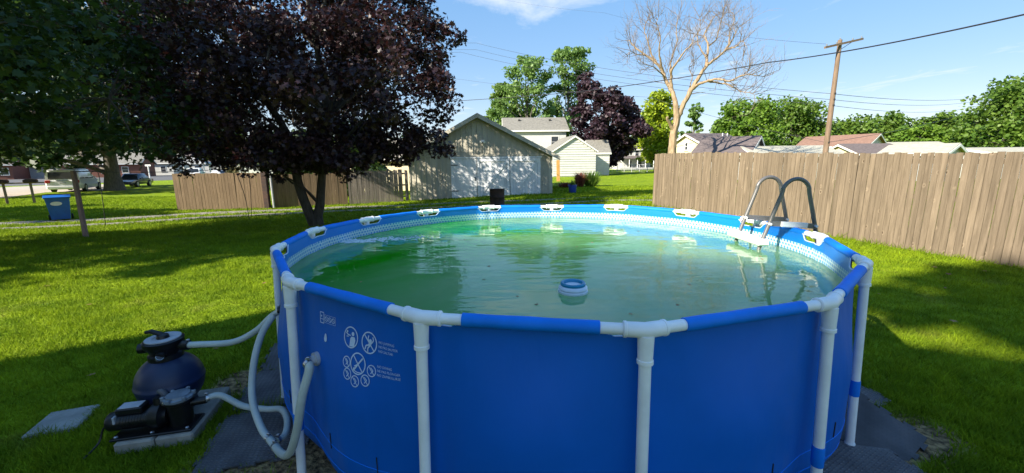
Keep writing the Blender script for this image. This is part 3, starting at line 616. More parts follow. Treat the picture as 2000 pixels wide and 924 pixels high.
# far house with a porch
pf = sight(1238, 330, 88)
fh = gable_house('porch_house', 'distant white house with columned porch beneath the dark trees', 'house', (pf.x, pf.y + 4, 0), 7.5, 6, 4.4, 6.4, R_(5), M['siding_white'], M['shingle_brown'], wins=[('f', -2.2, 3.5, 0.8, 1.2), ('f', 0.6, 3.5, 0.8, 1.2), ('f', 2.4, 3.5, 0.8, 1.2), ('f', -1.0, 1.2, 0.9, 1.5)])
po = MB(); po.prism([(-3.9, -3.0, 2.75), (-3.9, -5.2, 2.25), (-3.9, -5.2, 2.4), (-3.9, -3.0, 2.95)], (7.8, 0, 0)); po.build('porch_roof', M['shingle_brown'], fh)
for k in range(5): MB().tube([(-3.6 + k * 1.8, -5.0, 0), (-3.6 + k * 1.8, -5.0, 2.3)], 0.1, 8).build('porch_column', M['trim'], fh)
MB().box((0, -4.1, 0.2), (7.8, 2.2, 0.4)).build('porch_floor', M['siding_grey'], fh)
MB().box((1.2, -3.03, 1.3), (1.0, 0.06, 2.0)).build('door', M['glass'], fh)

# ---- houses whose roofs show above the board fence
def roof_house(name, label, u0, u1, vr, y, W_, drop, rz, wall, roof, length=None, **kw):
    a, b = sight(u0, vr, y), sight(u1, vr, y); c = (a + b) / 2; L_ = length or (b - a).length
    return gable_house(name, label, 'house', (c.x, c.y, 0), L_, W_, c.z - drop, c.z, rz, wall, roof, **kw)
roof_house('cream_house', 'cream house with small gable window and brown roof behind the dead tree', 1338, 1420, 263, 46, 4.6, 0.9, R_(12), M['siding_cream'], M['shingle_brown'], wins=[('g-', 0.0, 3.35, 0.42, 0.75)], over=0.3)
roof_house('brown_garage', 'long dark brown garage roof with white edge beside the cream house', 1385, 1470, 270, 41, 6.6, 1.5, R_(-42), M['siding_grey'], M['shingle_brown'], length=4.6, over=0.35)
pp = bpy.data.objects['cream_house']
for xx in (1.4, 2.0):
    MB().tube([(xx, -0.9, 3.9), (xx, -0.9, 4.75)], 0.06, 8).build('vent_pipe', M['trim'], pp)
roof_house('grey_green_house', 'flat grey green roofed house low behind the fence', 1455, 1600, 288, 38, 5.0, 0.75, R_(-4), M['siding_white'], M['shingle_pale'], over=0.3)
roof_house('rust_roof_house', 'house with wide rust brown roof and grey gable by the utility pole', 1585, 1700, 266, 60, 6.8, 1.5, R_(-58), M['siding_grey'], M['shingle_red'], length=8.2, over=0.4)
roof_house('plum_roof_house', 'plum brown low roof in front of the rust roofed house', 1640, 1735, 283, 46, 5.0, 1.0, R_(3), M['siding_cream'], M['shingle_brown'], over=0.3)
roof_house('cream_roof_house', 'long house with pale cream roof under the tree line', 1740, 1822, 279, 62, 5.4, 0.75, R_(-8), M['siding_white'], M['shingle_pale'], over=0.35)
roof_house('white_gable_house', 'grey roofed house with white trimmed gable peeping over the fence', 1748, 1855, 285, 34, 3.8, 0.66, R_(-63), M['siding_grey'], M['shingle_pale'], length=3.9, over=0.25)
roof_house('pale_flat_house', 'pale flat roofed building at the fence corner', 1900, 2060, 291, 36, 4.4, 0.35, R_(-6), M['siding_white'], M['shingle_pale'], over=0.3)
roof_house('grey_far_house', 'narrow grey roof in the shade of the tree line', 1862, 1925, 290, 58, 4.6, 0.5, R_(-3), M['siding_grey'], M['shingle_grey'], over=0.3)

# ---- houses across the street
def far_house(name, label, u, v, y, L_, W_, e_, r_, rz, wall, roof, wins=()):
    p = sight(u, v, y); return gable_house(name, label, 'house', (p.x, p.y, -0.42), L_, W_, e_, r_, rz, wall, roof, wins=wins, over=0.4)
WF = [('f', -4, 1.5, 1.2, 1.2), ('f', 1.0, 1.5, 1.6, 1.2), ('f', 4, 1.5, 1.0, 1.2)]
far_house('brick_house', 'red brick bungalow across the street behind the parked car', 215, 335, 88, 13, 8, 2.9, 5.0, R_(24), M['brick'], M['shingle_grey'], WF)
far_house('brick_cottage', 'red brick cottage beside the blue grey garage across the street', -25, 335, 78, 10, 8, 2.9, 5.0, R_(28), M['brick'], M['shingle_brown'], WF)
far_house('blue_grey_garage', 'pale blue grey garage between the two brick houses', 62, 335, 84, 6, 6, 2.6, 4.0, R_(26), M['siding_grey'], M['shingle_grey'])
far_house('white_bungalow', 'white bungalow beyond the street sign', 300, 333, 100, 12, 8, 3.0, 5.2, R_(15), M['siding_white'], M['shingle_grey'], WF)
far_house('grey_bungalow', 'grey bungalow behind the white gazebo', 395, 332, 112, 13, 8, 3.0, 5.4, R_(12), M['siding_grey'], M['shingle_brown'], WF)
far_house('white_cottage', 'white cottage showing between the purple maple branches', 520, 332, 105, 12, 8, 3.0, 5.2, R_(8), M['siding_white'], M['shingle_brown'], WF)
# cream neighbour seen over the old fence next to the garage
pn = sight(790, 330, 34)
gable_house('cream_neighbour_house', 'cream neighbour house glimpsed over the old fence by the garage', 'house', (pn.x - 2.6, pn.y + 3, -0.2), 8, 6, 2.5, 4.0, R_(-6), M['siding_cream'], M['roof_tan'], over=0.4)
# the house behind the camera that shades the near lawn and the front of the pool
HC = Vector((-14.9, -3.4, 0)); hd = Vector((0.887, -0.46, 0)).normalized(); hb = Vector((-0.46, -0.887, 0)).normalized()
hcen = HC + hd * 5.6 + hb * 2.5
gable_house('home_house', 'tall pale house behind the viewer that shades the near lawn', 'house', (hcen.x, hcen.y, 0), 11.2, 5.0, 10.05, 11.0, math.atan2(hd.y, hd.x), M['siding_cream'], M['shingle_grey'], wins=[('b', -3, 1.6, 1.1, 1.4), ('b', 3, 1.6, 1.1, 1.4), ('b', -3, 4.4, 1.1, 1.4), ('b', 0.5, 4.4, 1.1, 1.4), ('b', 3.6, 4.4, 1.1, 1.4)], over=0.02)

# ================================================================ fences
def picket_mesh(w, h, t, top=0.0):
    mb = MB(); c = 0.006
    out = [(-w / 2, c), (-w / 2 + c, 0), (w / 2 - c, 0), (w / 2, c), (w / 2, t), (-w / 2, t)]
    mb.prism([(a, b, 0) for a, b in out], (0, 0, h)); return mb.mesh('picket')
def board_fence(name, label, A, B, h0, h1, w, mat_, side, gap=0.0, lean=0.0012, jit=0.010, gaps=None, sink=0.03, root_mat=None):
    A, B = Vector((A[0], A[1], 0)), Vector((B[0], B[1], 0)); d = (B - A).normalized(); L_ = (B - A).length; rz = math.atan2(d.y, d.x)
    root = empty(name, (A.x, A.y, float(gz(A.x, A.y))), rz, label, 'fence'); z0 = root.location.z
    shared = [picket_mesh(w - gap - random.uniform(0, 0.004), 1.0, 0.017, 0.012) for _ in range(4)]
    for me in shared: me.materials.append(mat_)
    n = int(L_ / w)
    for i in range(n):
        s_ = (i + 0.5) * w; t_ = s_ / L_; q = A + d * s_; g_ = float(gz(q.x, q.y)) - z0
        if gaps and gaps(t_, i): continue
        h = h0 + (h1 - h0) * t_ + random.uniform(-jit, jit)
        o = link('picket', random.choice(shared), None, root); o.location = (s_, random.uniform(-0.004, 0.004), g_ - sink); o.scale = (1, 1, h + sink)
        o.rotation_euler = (random.uniform(-0.006, 0.006), random.gauss(0, lean), random.uniform(-0.02, 0.02))
    gA, gB = 0.0, float(gz(B.x, B.y)) - z0
    for k, zf in enumerate((0.16, 0.52, 0.88)):
        r = MB(); r.bar((0, side * 0.04, gA + h0 * zf), (L_, side * 0.04, gB + h1 * zf), 0.04, 0.09); r.build('rail', mat_, root)
    m_ = max(2, int(L_ / 2.4))
    for i in range(m_ + 1):
        t_ = i / m_; q = A + (B - A) * t_; g_ = float(gz(q.x, q.y)) - z0
        MB().bbox((L_ * t_ + (0.05 if i == 0 else -0.05 if i == m_ else 0), side * 0.11, g_ + (h0 + (h1 - h0) * t_) / 2 - 0.1), (0.1, 0.1, h0 + (h1 - h0) * t_ + 0.1), 0.008).build('post', mat_, root)
    return root
FA, FB = (4.95, 14.05), (9.92, 3.55)
board_fence('board_fence', 'tall sunlit brown board fence along the side of the lawn', FA, FB, 1.80, 1.95, 0.098, M['fence_r'], 1, jit=0.018)
LA, LB = Vector((-17.1, 20.4, 0)), Vector((-12.85, 21.0, 0))
board_fence('board_fence', 'sunlit weathered board fence panel beside the gravel track', LA, LB, 1.86, 1.86, 0.15, M['fence_l'], 1, lean=0.003, jit=0.02)
LC, LD = Vector((-12.55, 21.15, 0)), Vector((-9.25, 22.6, 0))
board_fence('board_fence', 'brown board fence run behind the forked maple trunk', LC, LD, 1.74, 1.78, 0.15, M['fence_l'], 1, lean=0.004, jit=0.03)
LE, LF = Vector((-9.2, 22.65, 0)), Vector((-6.12, 23.9, 0))
board_fence('board_fence', 'shaded grey picket fence with gaps joining the garage', LE, LF, 1.85, 1.85, 0.125, M['fence_grey'], 1, gap=0.006, lean=0.006, jit=0.04, gaps=lambda t_, i: t_ > 0.86 and i % 2 == 0)
p = Vector((-12.80, 20.95, -0.42))
o = MB().bbox((0, 0, 0.92), (0.28, 0.2, 2.2), 0.02).build('gate_post', M['rust'], None, loc=(p.x, p.y, p.z - 0.1)); tag(o, 'thick dark brown post at the end of the sunlit fence panel', 'post')
p = Vector((-12.50, 20.98, -0.42))
o = MB().tube([(0, 0, -0.1), (0, 0, 1.98)], 0.05, 10).lathe([(0.06, 1.98), (0.06, 2.02), (0.02, 2.05)], 10).build('metal_post', M['grey'], None, loc=p); tag(o, 'thin grey metal post next to the dark gate post', 'post')
# thin rods stuck in the lawn
def rod(name, label, base, top, bend, r=0.012, hook=True):
    b = gpt(*base); t_ = sight(top[0], top[1], b.y); pts = [b - Vector((0, 0, 0.05)), b.lerp(t_, 0.5) + Vector((bend, 0, 0)), t_]
    if hook: pts += [t_ + Vector((-0.1, 0, 0.12)), t_ + Vector((-0.25, 0, 0.1)), t_ + Vector((-0.3, 0, -0.02))]
    mb = MB(); mb.tube(smooth_path(pts, 5), r, 6); return tag(mb.build(name, M['dark_iron'], smooth=True), label, 'rod')
rod('plant_hook', 'thin iron hook standing in the lawn beside the leaning post', (206, 441), (193, 342), 0.02, hook=True)
rod('plant_hook', 'thin curved iron hook in front of the sunlit fence panel', (487, 430), (462, 338), 0.08, hook=False)
rod('plant_hook', 'second iron hook in front of the fence near the dark gate post', (491, 424), (486, 336), 0.03, hook=False)
# leaning painted post and the clothes line tied to it
pb_ = gpt(168, 464); pt_ = sight(143, 334, pb_.y + 0.2)
lpost = MB(); lpost.bar(pb_ - Vector((0, 0, 0.2)), pt_, 0.085, 0.085); o = lpost.build('clothes_post', M['post_pink']); tag(o, 'leaning faded pink wooden post beside the blue bin', 'post')
pe = Vector((-7.0, 13.6, 1.95)); line = [pt_ - Vector((0, 0, 0.02))]
for k in range(1, 16):
    t_ = k / 16; q = pt_.lerp(pe, t_); q.z -= 0.16 * 4 * t_ * (1 - t_); line.append(q)
line.append(pe); tag(MB().tube(line, 0.009, 5).build('clothes_line', M['wire']), 'slack clothes line tied from the leaning post to the maple', 'line')
# chain link fence far off
cA, cB = gpt(1205, 336), gpt(1296, 337); cf = empty('chain_fence', cA, 0, 'low chain link fence across the far lawn', 'fence')
nC = 7
for k in range(nC):
    q = cA.lerp(cB, k / (nC - 1)); MB().tube([q, q + Vector((0, 0, 1.2))], 0.05, 6).build('post', M['grey'], cf, origin=cA)
MB().tube([cA + Vector((0, 0, 1.2)), cB + Vector((0, 0, 1.2))], 0.035, 6).build('top_rail', M['grey'], cf, origin=cA)
wm = MB(); Lc = (cB - cA).length; nd = int(Lc / 0.3)
for k in range(-4, nd):
    for s_ in (0, 1):
        a = cA.lerp(cB, min(max((k * 0.3 + (1.2 if s_ else 0)) / Lc, 0), 1)); b = cA.lerp(cB, min(max((k * 0.3 + (0 if s_ else 1.2)) / Lc, 0), 1)) + Vector((0, 0, 1.2)); wm.bar(a, b, 0.008, 0.008)
wm.build('wire_mesh', M['grey'], cf, origin=cA)['kind'] = 'stuff'

# ================================================================ the pool
PC = Vector((0.346, 3.730, 0)); PR = 2.268; WATER_Z = 1.022
JT = [(-85.59, 1.187), (-60.26, 1.182), (-37.76, 1.213), (-12.34, 1.203), (10.82, 1.202), (34.02, 1.199), (59.38, 1.203), (83.46, 1.175), (107.7, 1.187), (131.88, 1.185), (155.26, 1.190), (178.77, 1.209), (200.65, 1.215), (227.08, 1.218), (251.21, 1.204)]
JA = np.array([R_(a) for a, _ in JT]); JZ = np.array([z for _, z in JT])
JA2 = np.append(JA, JA[0] + 2 * math.pi); JZ2 = np.append(JZ, JZ[0])
JP = [PC + Vector((PR * math.cos(a), PR * math.sin(a), z)) for a, z in zip(JA, JZ)]
def seg(th):
    th = JA[0] + (th - JA[0]) % (2 * math.pi); k = int(np.searchsorted(JA2, th, 'right') - 1); k = min(k, 14); return k, (th - JA2[k]) / (JA2[k + 1] - JA2[k]), th
def wall_r(th, z):
    k, t_, th = seg(th); half = (JA2[k + 1] - JA2[k]) / 2; midt = (JA2[k + 1] + JA2[k]) / 2
    w_ = 2 * half * PR; sj = min(t_, 1 - t_) * w_; rtop = PR * math.cos(half) / math.cos(th - midt) - 0.020 - 0.026 * (1 - float(sm(0.05, 0.20, sj)))
    kk = float(sm(1.16, 0.62, z)); bul = PR - 0.045 + 0.055 * math.sin(math.pi * t_) ** 1.5
    r = rtop * (1 - kk) + bul * kk
    if z < 0.3: r -= 0.13 * (1 - z / 0.3) ** 2
    return r
def rim_z(th):
    k, t_, _ = seg(th); return JZ2[k] * (1 - t_) + JZ2[k + 1] * t_
def top_z(th):
    k, t_, _ = seg(th); w = (JA2[k + 1] - JA2[k]) * PR; s_ = min(t_, 1 - t_) * w      # metres to the nearest joint
    return rim_z(th) - 0.012 - 0.048 * (1 - float(sm(0.12, 0.180, s_)))
pool = empty('swimming_pool', PC, 0, 'round blue frame pool with white pipe legs full of green water', 'pool')
NT, NZ = 15 * 26, 26
ths = []
for k in range(15):
    for j in range(26): ths.append(JA2[k] + (JA2[k + 1] - JA2[k]) * j / 26)
def wall_sheet(name, off, mat_, flip):
    V, F, UVc = [], [], []
    for th in ths:
        zt = top_z(th)
        for j in range(NZ):
            z = zt * (j / (NZ - 1)) ** 0.85
            r = wall_r(th, z) + off; V.append((r * math.cos(th), r * math.sin(th), z + 0.01)); UVc.append((th * PR, z))
    for i in range(NT):
        for j in range(NZ - 1):
            a, b = i * NZ + j, ((i + 1) % NT) * NZ + j
            F.append((a, b, b + 1, a + 1) if not flip else (a, a + 1, b + 1, b))
    me = new_mesh_np(name, V, F, True); uvl = me.uv_layers.new(name='UVMap')
    uvs = np.array(UVc, np.float32)[np.array(F).ravel()]
    last = np.array(F).ravel().reshape(-1, 4); tot = 2 * math.pi * PR
    um = uvs[:, 0].reshape(-1, 4); wrap = (um.max(1) - um.min(1)) > tot / 2; um[wrap] = np.where(um[wrap] < um[wrap].mean(1, keepdims=True), um[wrap] + tot, um[wrap]); uvs[:, 0] = um.ravel()
    uvl.data.foreach_set('uv', uvs.ravel()); return link(name, me, mat_, pool)
wall_o = wall_sheet('pool_wall', 0.004, M['wall_blue'], False)
liner_o = wall_sheet('liner', -0.004, M['liner'], True)
for k in range(15):
    J, Jn, Jp = JP[k], JP[(k + 1) % 15], JP[k - 1]
    d1, d0 = (Jn - J).normalized(), (Jp - J).normalized()
    out = Vector((math.cos(JA[k]), math.sin(JA[k]), 0))
    # white rim pipe and the blue sleeve drawn over it
    MB().tube([J + d1 * 0.03, Jn - d1 * 0.03], 0.0235, 16).build('rim_pipe', M['white_pvc'], pool, True, origin=PC)
    a, b = J + d1 * 0.178, Jn - d1 * 0.178; n_ = 9; pts = [a.lerp(b, i / (n_ - 1)) for i in range(n_)]
    rad = [0.0285 + 0.001 * math.sin(i * 1.7 + k) for i in range(n_)]
    MB().tube(pts, rad, 18).build('sleeve', M['blue_sleeve'], pool, True, origin=PC)
    # T joint
    base = PC + out * (PR + 0.055); base.z = 0.0; ld = (base - J).normalized()
    tj = MB(); tj.tube([J + d0 * 0.082, J + d0 * 0.03, J + out * 0.001, J + d1 * 0.03, J + d1 * 0.082], [0.0305, 0.0315, 0.032, 0.0315, 0.0305], 18)
    tj.tube([J + ld * 0.02, J + ld * 0.135], [0.033, 0.029], 18)
    t_o = tj.build('t_joint', M['white_pvc'], pool, True, origin=PC)
    for d_ in (d0, d1):
        MB().tube([J + d_ * 0.074, J + d_ * 0.077, J + d_ * 0.086, J + d_ * 0.089], [0.0305, 0.0335, 0.0335, 0.0300], 18).build('collar', M['white_pvc'], t_o, True, origin=PC)
    MB().tube([J + ld * 0.118, J + ld * 0.121, J + ld * 0.136, J + ld * 0.139], [0.029, 0.0325, 0.0325, 0.027], 18).build('collar', M['white_pvc'], t_o, True, origin=PC)
    lg = MB().tube([J + ld * 0.13, base], 0.0245, 16).build('leg', M['white_pvc'], pool, True, origin=PC)
    L_ = (base - J).length; s0 = J + ld * (L_ - 0.46); s1 = J + ld * (L_ - 0.355)
    MB().tube([s0, s0.lerp(s1, 0.1), s0.lerp(s1, 0.9), s1], [0.0262, 0.0275, 0.0275, 0.0262], 16).build('leg_strap', M['blue_sleeve'], lg, True, origin=PC)
    MB().tube([base + Vector((0, 0, 0.03)), base + Vector((0, 0, 0.004))], [0.0265, 0.034], 14).build('foot_cap', M['white_pvc'], lg, True, origin=PC)
    # hem of the cut-out under the joint
    pts = []
    for i in range(-9, 10):
        th = JA[k] + i * 0.185 / 9 / PR; z = top_z(th); r = wall_r(th, z); pts.append(PC + Vector(((r - 0.006) * math.cos(th), (r - 0.006) * math.sin(th), z + 0.008)))
    MB().tube(pts, 0.0042, 6).build('hem', M['decal'], pool, True, origin=PC)
# welded seams low on the wall, and the slots the leg straps pass through
for zs in (0.36, 0.245):
    pts = [PC + Vector(((wall_r(th, zs + 0.02 * math.sin(th * 2.1)) + 0.005) * math.cos(th), (wall_r(th, zs + 0.02 * math.sin(th * 2.1)) + 0.005) * math.sin(th), zs + 0.01 + 0.02 * math.sin(th * 2.1))) for th in ths[::2]]
    MB().tube(pts + [pts[0]], 0.0022, 5, caps=False).build('weld_seam', M['blue_sleeve'], wall_o, True, origin=PC)
for k in range(15):
    for off in (-0.30, 0.30):
        th = JA[k] + off / PR; r = wall_r(th, 0.40) + 0.0045; MB().bar(PC + Vector((r * math.cos(th), r * math.sin(th), 0.36)), PC + Vector((r * math.cos(th), r * math.sin(th), 0.45)), 0.008, 0.004).build('strap_slot', M['dark_iron'], wall_o, origin=PC)
# floor of the pool
V = [(0, 0, 0.012)] + [((wall_r(th, 0) - 0.004) * math.cos(th), (wall_r(th, 0) - 0.004) * math.sin(th), 0.012) for th in ths]
me = bpy.data.meshes.new('pool_floor'); me.from_pydata(V, [], [(0, 1 + i, 1 + (i + 1) % NT) for i in range(NT)]); link('pool_floor', me, M['blue_sleeve'], pool)
# water surface
V = [(PC.x, PC.y, WATER_Z)] + [(PC.x + (wall_r(th, WATER_Z) - 0.002) * math.cos(th), PC.y + (wall_r(th, WATER_Z) - 0.002) * math.sin(th), WATER_Z) for th in ths]
me = bpy.data.meshes.new('water'); me.from_pydata(V, [], [(0, 1 + i, 1 + (i + 1) % NT) for i in range(NT)])
tag(link('water', me, M['water']), 'cloudy green pool water with small ripples', kind='structure')

# ---- printed warnings on the wall
TH0 = R_(-119.02)
def on_wall(x, z, off=0.0075):
    th = TH0 + x / PR; r = wall_r(th, z - 0.01) + off; return Vector((r * math.cos(th), r * math.sin(th), z))
class Print:
    def __init__(s): s.mb = MB()
    def ring(s, x, z, r, w, n=40):
        vs_ = [on_wall(x + q * math.cos(a), z + q * math.sin(a)) for a in np.linspace(0, 2 * math.pi, n, endpoint=False) for q in (r - w, r)]
        s.mb.add(vs_, [(2 * i, 2 * i + 1, (2 * i + 3) % (2 * n), (2 * i + 2) % (2 * n)) for i in range(n)]); return s
    def poly(s, pts): s.mb.add([on_wall(*p) for p in pts], [tuple(range(len(pts)))]); return s
    def disc(s, x, z, r, n=16): return s.poly([(x + r * math.cos(a), z + r * math.sin(a)) for a in np.linspace(0, 2 * math.pi, n, endpoint=False)])
    def stroke(s, p, w):
        for i in range(len(p) - 1):
            (x0, z0), (x1, z1) = p[i], p[i + 1]; L_ = math.hypot(x1 - x0, z1 - z0) or 1; nx_, nz_ = -(z1 - z0) / L_ * w / 2, (x1 - x0) / L_ * w / 2; n = 4
            for k in range(n):
                a, b = k / n, (k + 1) / n
                q = [(x0 + (x1 - x0) * a + nx_, z0 + (z1 - z0) * a + nz_), (x0 + (x1 - x0) * b + nx_, z0 + (z1 - z0) * b + nz_), (x0 + (x1 - x0) * b - nx_, z0 + (z1 - z0) * b - nz_), (x0 + (x1 - x0) * a - nx_, z0 + (z1 - z0) * a - nz_)]
                s.mb.add([on_wall(*v) for v in q], [(0, 1, 2, 3)])
        return s
    def done(s, name='warning_print'): return s.mb.build(name, M['decal'], pool)
RB = 0.052
q = Print().ring(-0.064, 1.012, RB, 0.006)                                    # watch children: adult and child
q.disc(-0.050, 1.030, 0.010); q.poly([(-0.070, 0.968), (-0.036, 0.972), (-0.030, 1.002), (-0.036, 1.016), (-0.060, 1.016), (-0.068, 1.005)])
q.stroke([(-0.100, 1.030), (-0.086, 1.022), (-0.066, 1.020)], 0.006); q.disc(-0.092, 1.036, 0.006); q.stroke([(-0.096, 1.012), (-0.080, 1.014)], 0.004); q.done()
q = Print().ring(0.066, 1.012, RB, 0.006); q.stroke([(0.066 - 0.034, 1.012 + 0.034), (0.066 + 0.034, 1.012 - 0.034)], 0.006)   # no jumping
q.disc(0.074, 1.022, 0.009); q.poly([(0.056, 1.000), (0.072, 0.992), (0.084, 1.012), (0.070, 1.018)]); q.stroke([(0.066, 1.014), (0.058, 1.032), (0.062, 1.046)], 0.006); q.stroke([(0.082, 1.012), (0.094, 1.026), (0.090, 1.042)], 0.006)
q.stroke([(0.060, 1.000), (0.046, 0.996), (0.040, 0.978)], 0.007); q.stroke([(0.068, 0.996), (0.058, 0.984), (0.060, 0.968)], 0.007); q.done()
q = Print().ring(0.0, 0.900, RB, 0.006); q.stroke([(-0.034, 0.934), (0.034, 0.866)], 0.006)       # no diving
q.stroke([(0.030, 0.930), (0.000, 0.896), (-0.016, 0.874)], 0.008); q.stroke([(0.000, 0.896), (-0.022, 0.884)], 0.006); q.disc(-0.022, 0.872, 0.007); q.stroke([(-0.028, 0.866), (0.0, 0.860), (0.028, 0.862)], 0.004); q.done()
for (x, z) in ((-0.079, 0.892), (-0.066, 0.838), (-0.010, 0.815), (0.055, 0.833), (0.090, 0.885)):
    q = Print().ring(x, z, 0.028, 0.0045, 26); q.stroke([(x - 0.018, z + 0.018), (x + 0.018, z - 0.018)], 0.004); q.stroke([(x - 0.006, z + 0.014), (x + 0.010, z + 0.002), (x - 0.004, z - 0.014)], 0.0045); q.done()
q = Print(); x0, x1, z0, z1 = -0.318, -0.288, 1.036, 1.092; q.stroke([(x0, z0), (x1, z0), (x1, z1), (x0, z1), (x0, z0)], 0.004); q.stroke([(x0, z0 + 0.02), (x1, z0 + 0.02)], 0.003); q.disc(x0 + 0.01, z1 - 0.02, 0.005); q.done()
for i in range(3):
    x = -0.266 + i * 0.029; q = Print().ring(x, 1.062, 0.0135, 0.003, 20); q.stroke([(x - 0.008, 1.07), (x + 0.008, 1.054)], 0.003); q.done()
q = Print(); q.stroke([(-0.282, 1.082), (-0.190, 1.082), (-0.190, 1.042), (-0.282, 1.042), (-0.282, 1.082)], 0.0014); q.done()
q = Print(); q.poly([(-0.270 + 0.012 * math.sin(a) * (1 - 0.3 * math.cos(a)), 0.965 + 0.022 * math.cos(a)) for a in np.linspace(0, 2 * math.pi, 14, endpoint=False)]); q.done('repair_patch')
dg = None
def print_text(lines, x, z, size, step):
    for i, txt in enumerate(lines):
        cu = bpy.data.curves.new('caption', 'FONT'); cu.body = txt; cu.size = size; cu.resolution_u = 2
        tmp = bpy.data.objects.new('caption', cu); C.objects.link(tmp)
        dgr = bpy.context.evaluated_depsgraph_get(); me0 = tmp.evaluated_get(dgr).to_mesh()
        vs_ = [on_wall(x + v.co.x, z - i * step + v.co.y) for v in me0.vertices]; fs = [tuple(p_.vertices) for p_ in me0.polygons]
        tmp.to_mesh_clear() if hasattr(tmp, 'to_mesh_clear') else None
        bpy.data.objects.remove(tmp); bpy.data.curves.remove(cu)
        MB().add(vs_, fs).build('caption', M['decal'], pool)
print_text(['NO JUMPING', 'NE PAS SAUTER', 'NO SALTAR'], 0.128, 1.022, 0.0165, 0.021)
print_text(['NO DIVING', 'NE PAS PLONGER', 'NO ZAMBULLIRSE'], 0.124, 0.908, 0.0165, 0.020)

# ---- ladder
lad = empty('pool_ladder', (2.86, 3.80, 0), 0, 'grey metal A frame ladder with white steps straddling the pool rim', 'ladder')
LO = (2.86, 3.80, 0)
def rail_pts(y, sx_):
    # inner foot, up over the arch, down outside
    p = [(2.02 + sx_, y, 0.03), (2.24 + sx_, y, 0.90), (2.345 + sx_, y, 1.26), (2.43 + sx_, y, 1.53)]
    arc = [(2.555 + sx_ + 0.125 * math.cos(a), y, 1.53 + 0.135 * math.sin(a)) for a in np.linspace(math.pi, 0, 9)]
    return p[:-1] + arc + [(2.765 + sx_, y, 1.24), (2.87 + sx_, y, 0.85), (3.10 + sx_, y, 0.02)]
for y, sx_ in ((3.60, 0.0), (4.03, 0.03)):
    MB().tube(smooth_path(rail_pts(y, sx_), 3), 0.0175, 12).build('side_rail', M['steel'], lad, True, origin=LO)
    MB().bar((2.34 + sx_, y, 1.265), (2.77 + sx_, y, 1.235), 0.03, 0.045).build('brace', M['steel'], lad, origin=LO)
    for px_, pz in ((2.34, 1.262), (2.76, 1.238)):
        MB().tube([(px_ + sx_, y - 0.035, pz), (px_ + sx_, y + 0.035, pz)], 0.012, 8).build('bolt', M['step'], lad, True, origin=LO)
    if y < 3.8: MB().bbox((2.56, y - 0.02, 1.252), (0.24, 0.03, 0.05), 0.006, Matrix.Rotation(R_(4), 3, 'Y')).build('brace_cover', M['step'], lad, origin=LO)
for i, (xi, z) in enumerate(((2.285, 1.095), (2.215, 0.80), (2.15, 0.52), (2.08, 0.25))):
    MB().bbox((xi, 3.815, z), (0.11, 0.54, 0.062), 0.014).build('step', M['step'], lad, origin=LO)
for xo, z in ((2.86, 0.85), (2.94, 0.58), (3.03, 0.30)):
    MB().bbox((xo + 0.02, 3.815, z), (0.10, 0.50, 0.04), 0.012).build('step', M['step'], lad, origin=LO)

# ---- chlorine floater
fp = Vector((0.385, 2.445, WATER_Z)); fl = empty('chlorine_floater', fp, 0, 'small white and teal chlorine float drifting on the water', 'float')
MB().lathe([(0.055, -0.07), (0.062, -0.03), (0.088, -0.014), (0.096, 0.0), (0.094, 0.012), (0.086, 0.016), (0.092, 0.024), (0.090, 0.034), (0.078, 0.044), (0.060, 0.046)], 32).build('float_body', M['floatw'], fl, True)
MB().lathe([(0.060, 0.040), (0.078, 0.043), (0.080, 0.056), (0.074, 0.064), (0.060, 0.062), (0.054, 0.050), (0.053, 0.030)], 32).build('ring', M['teal'], fl, True)
MB().lathe([(0.053, 0.026), (0.052, 0.034), (0.02, 0.038), (0.004, 0.040)], 24).build('cap', M['teal'], fl, True)
# ---- churned water where the return jet breaks the surface
fm = []; ff = []
for i in range(260):
    t_ = random.random(); a, b = sight(682, 472, 3.45), sight(835, 463, 3.9)
    q = Vector((0, 0, CAM_H)); 
    A_ = q + (a - q) * ((WATER_Z - CAM_H) / (a.z - CAM_H)); B_ = q + (b - q) * ((WATER_Z - CAM_H) / (b.z - CAM_H))
    p = A_.lerp(B_, t_ ** 1.4); p += Vector((random.gauss(0, 0.035), random.gauss(0, 0.05 + 0.03 * t_), 0)); r = random.uniform(0.006, 0.022) * (1.15 - 0.7 * t_)
    n0 = len(fm); hgt = r * random.uniform(0.25, 0.8)
    for k in range(6):
        an = k * math.pi / 3; fm.append((p.x + r * 1.8 * math.cos(an), p.y + r * math.sin(an), WATER_Z - 0.001))
    fm.append((p.x + r * 0.4, p.y, WATER_Z + hgt)); ff += [(n0 + k, n0 + (k + 1) % 6, n0 + 6) for k in range(6)]
M['splash'] = mat('splash_white', (0.62, 0.70, 0.68), 0.15, 0.1, 20)
tag(MB().add(fm, ff).build('splash_foam', M['splash'], smooth=True), 'white churned water where the return jet meets the surface', 'splash', kind='stuff')

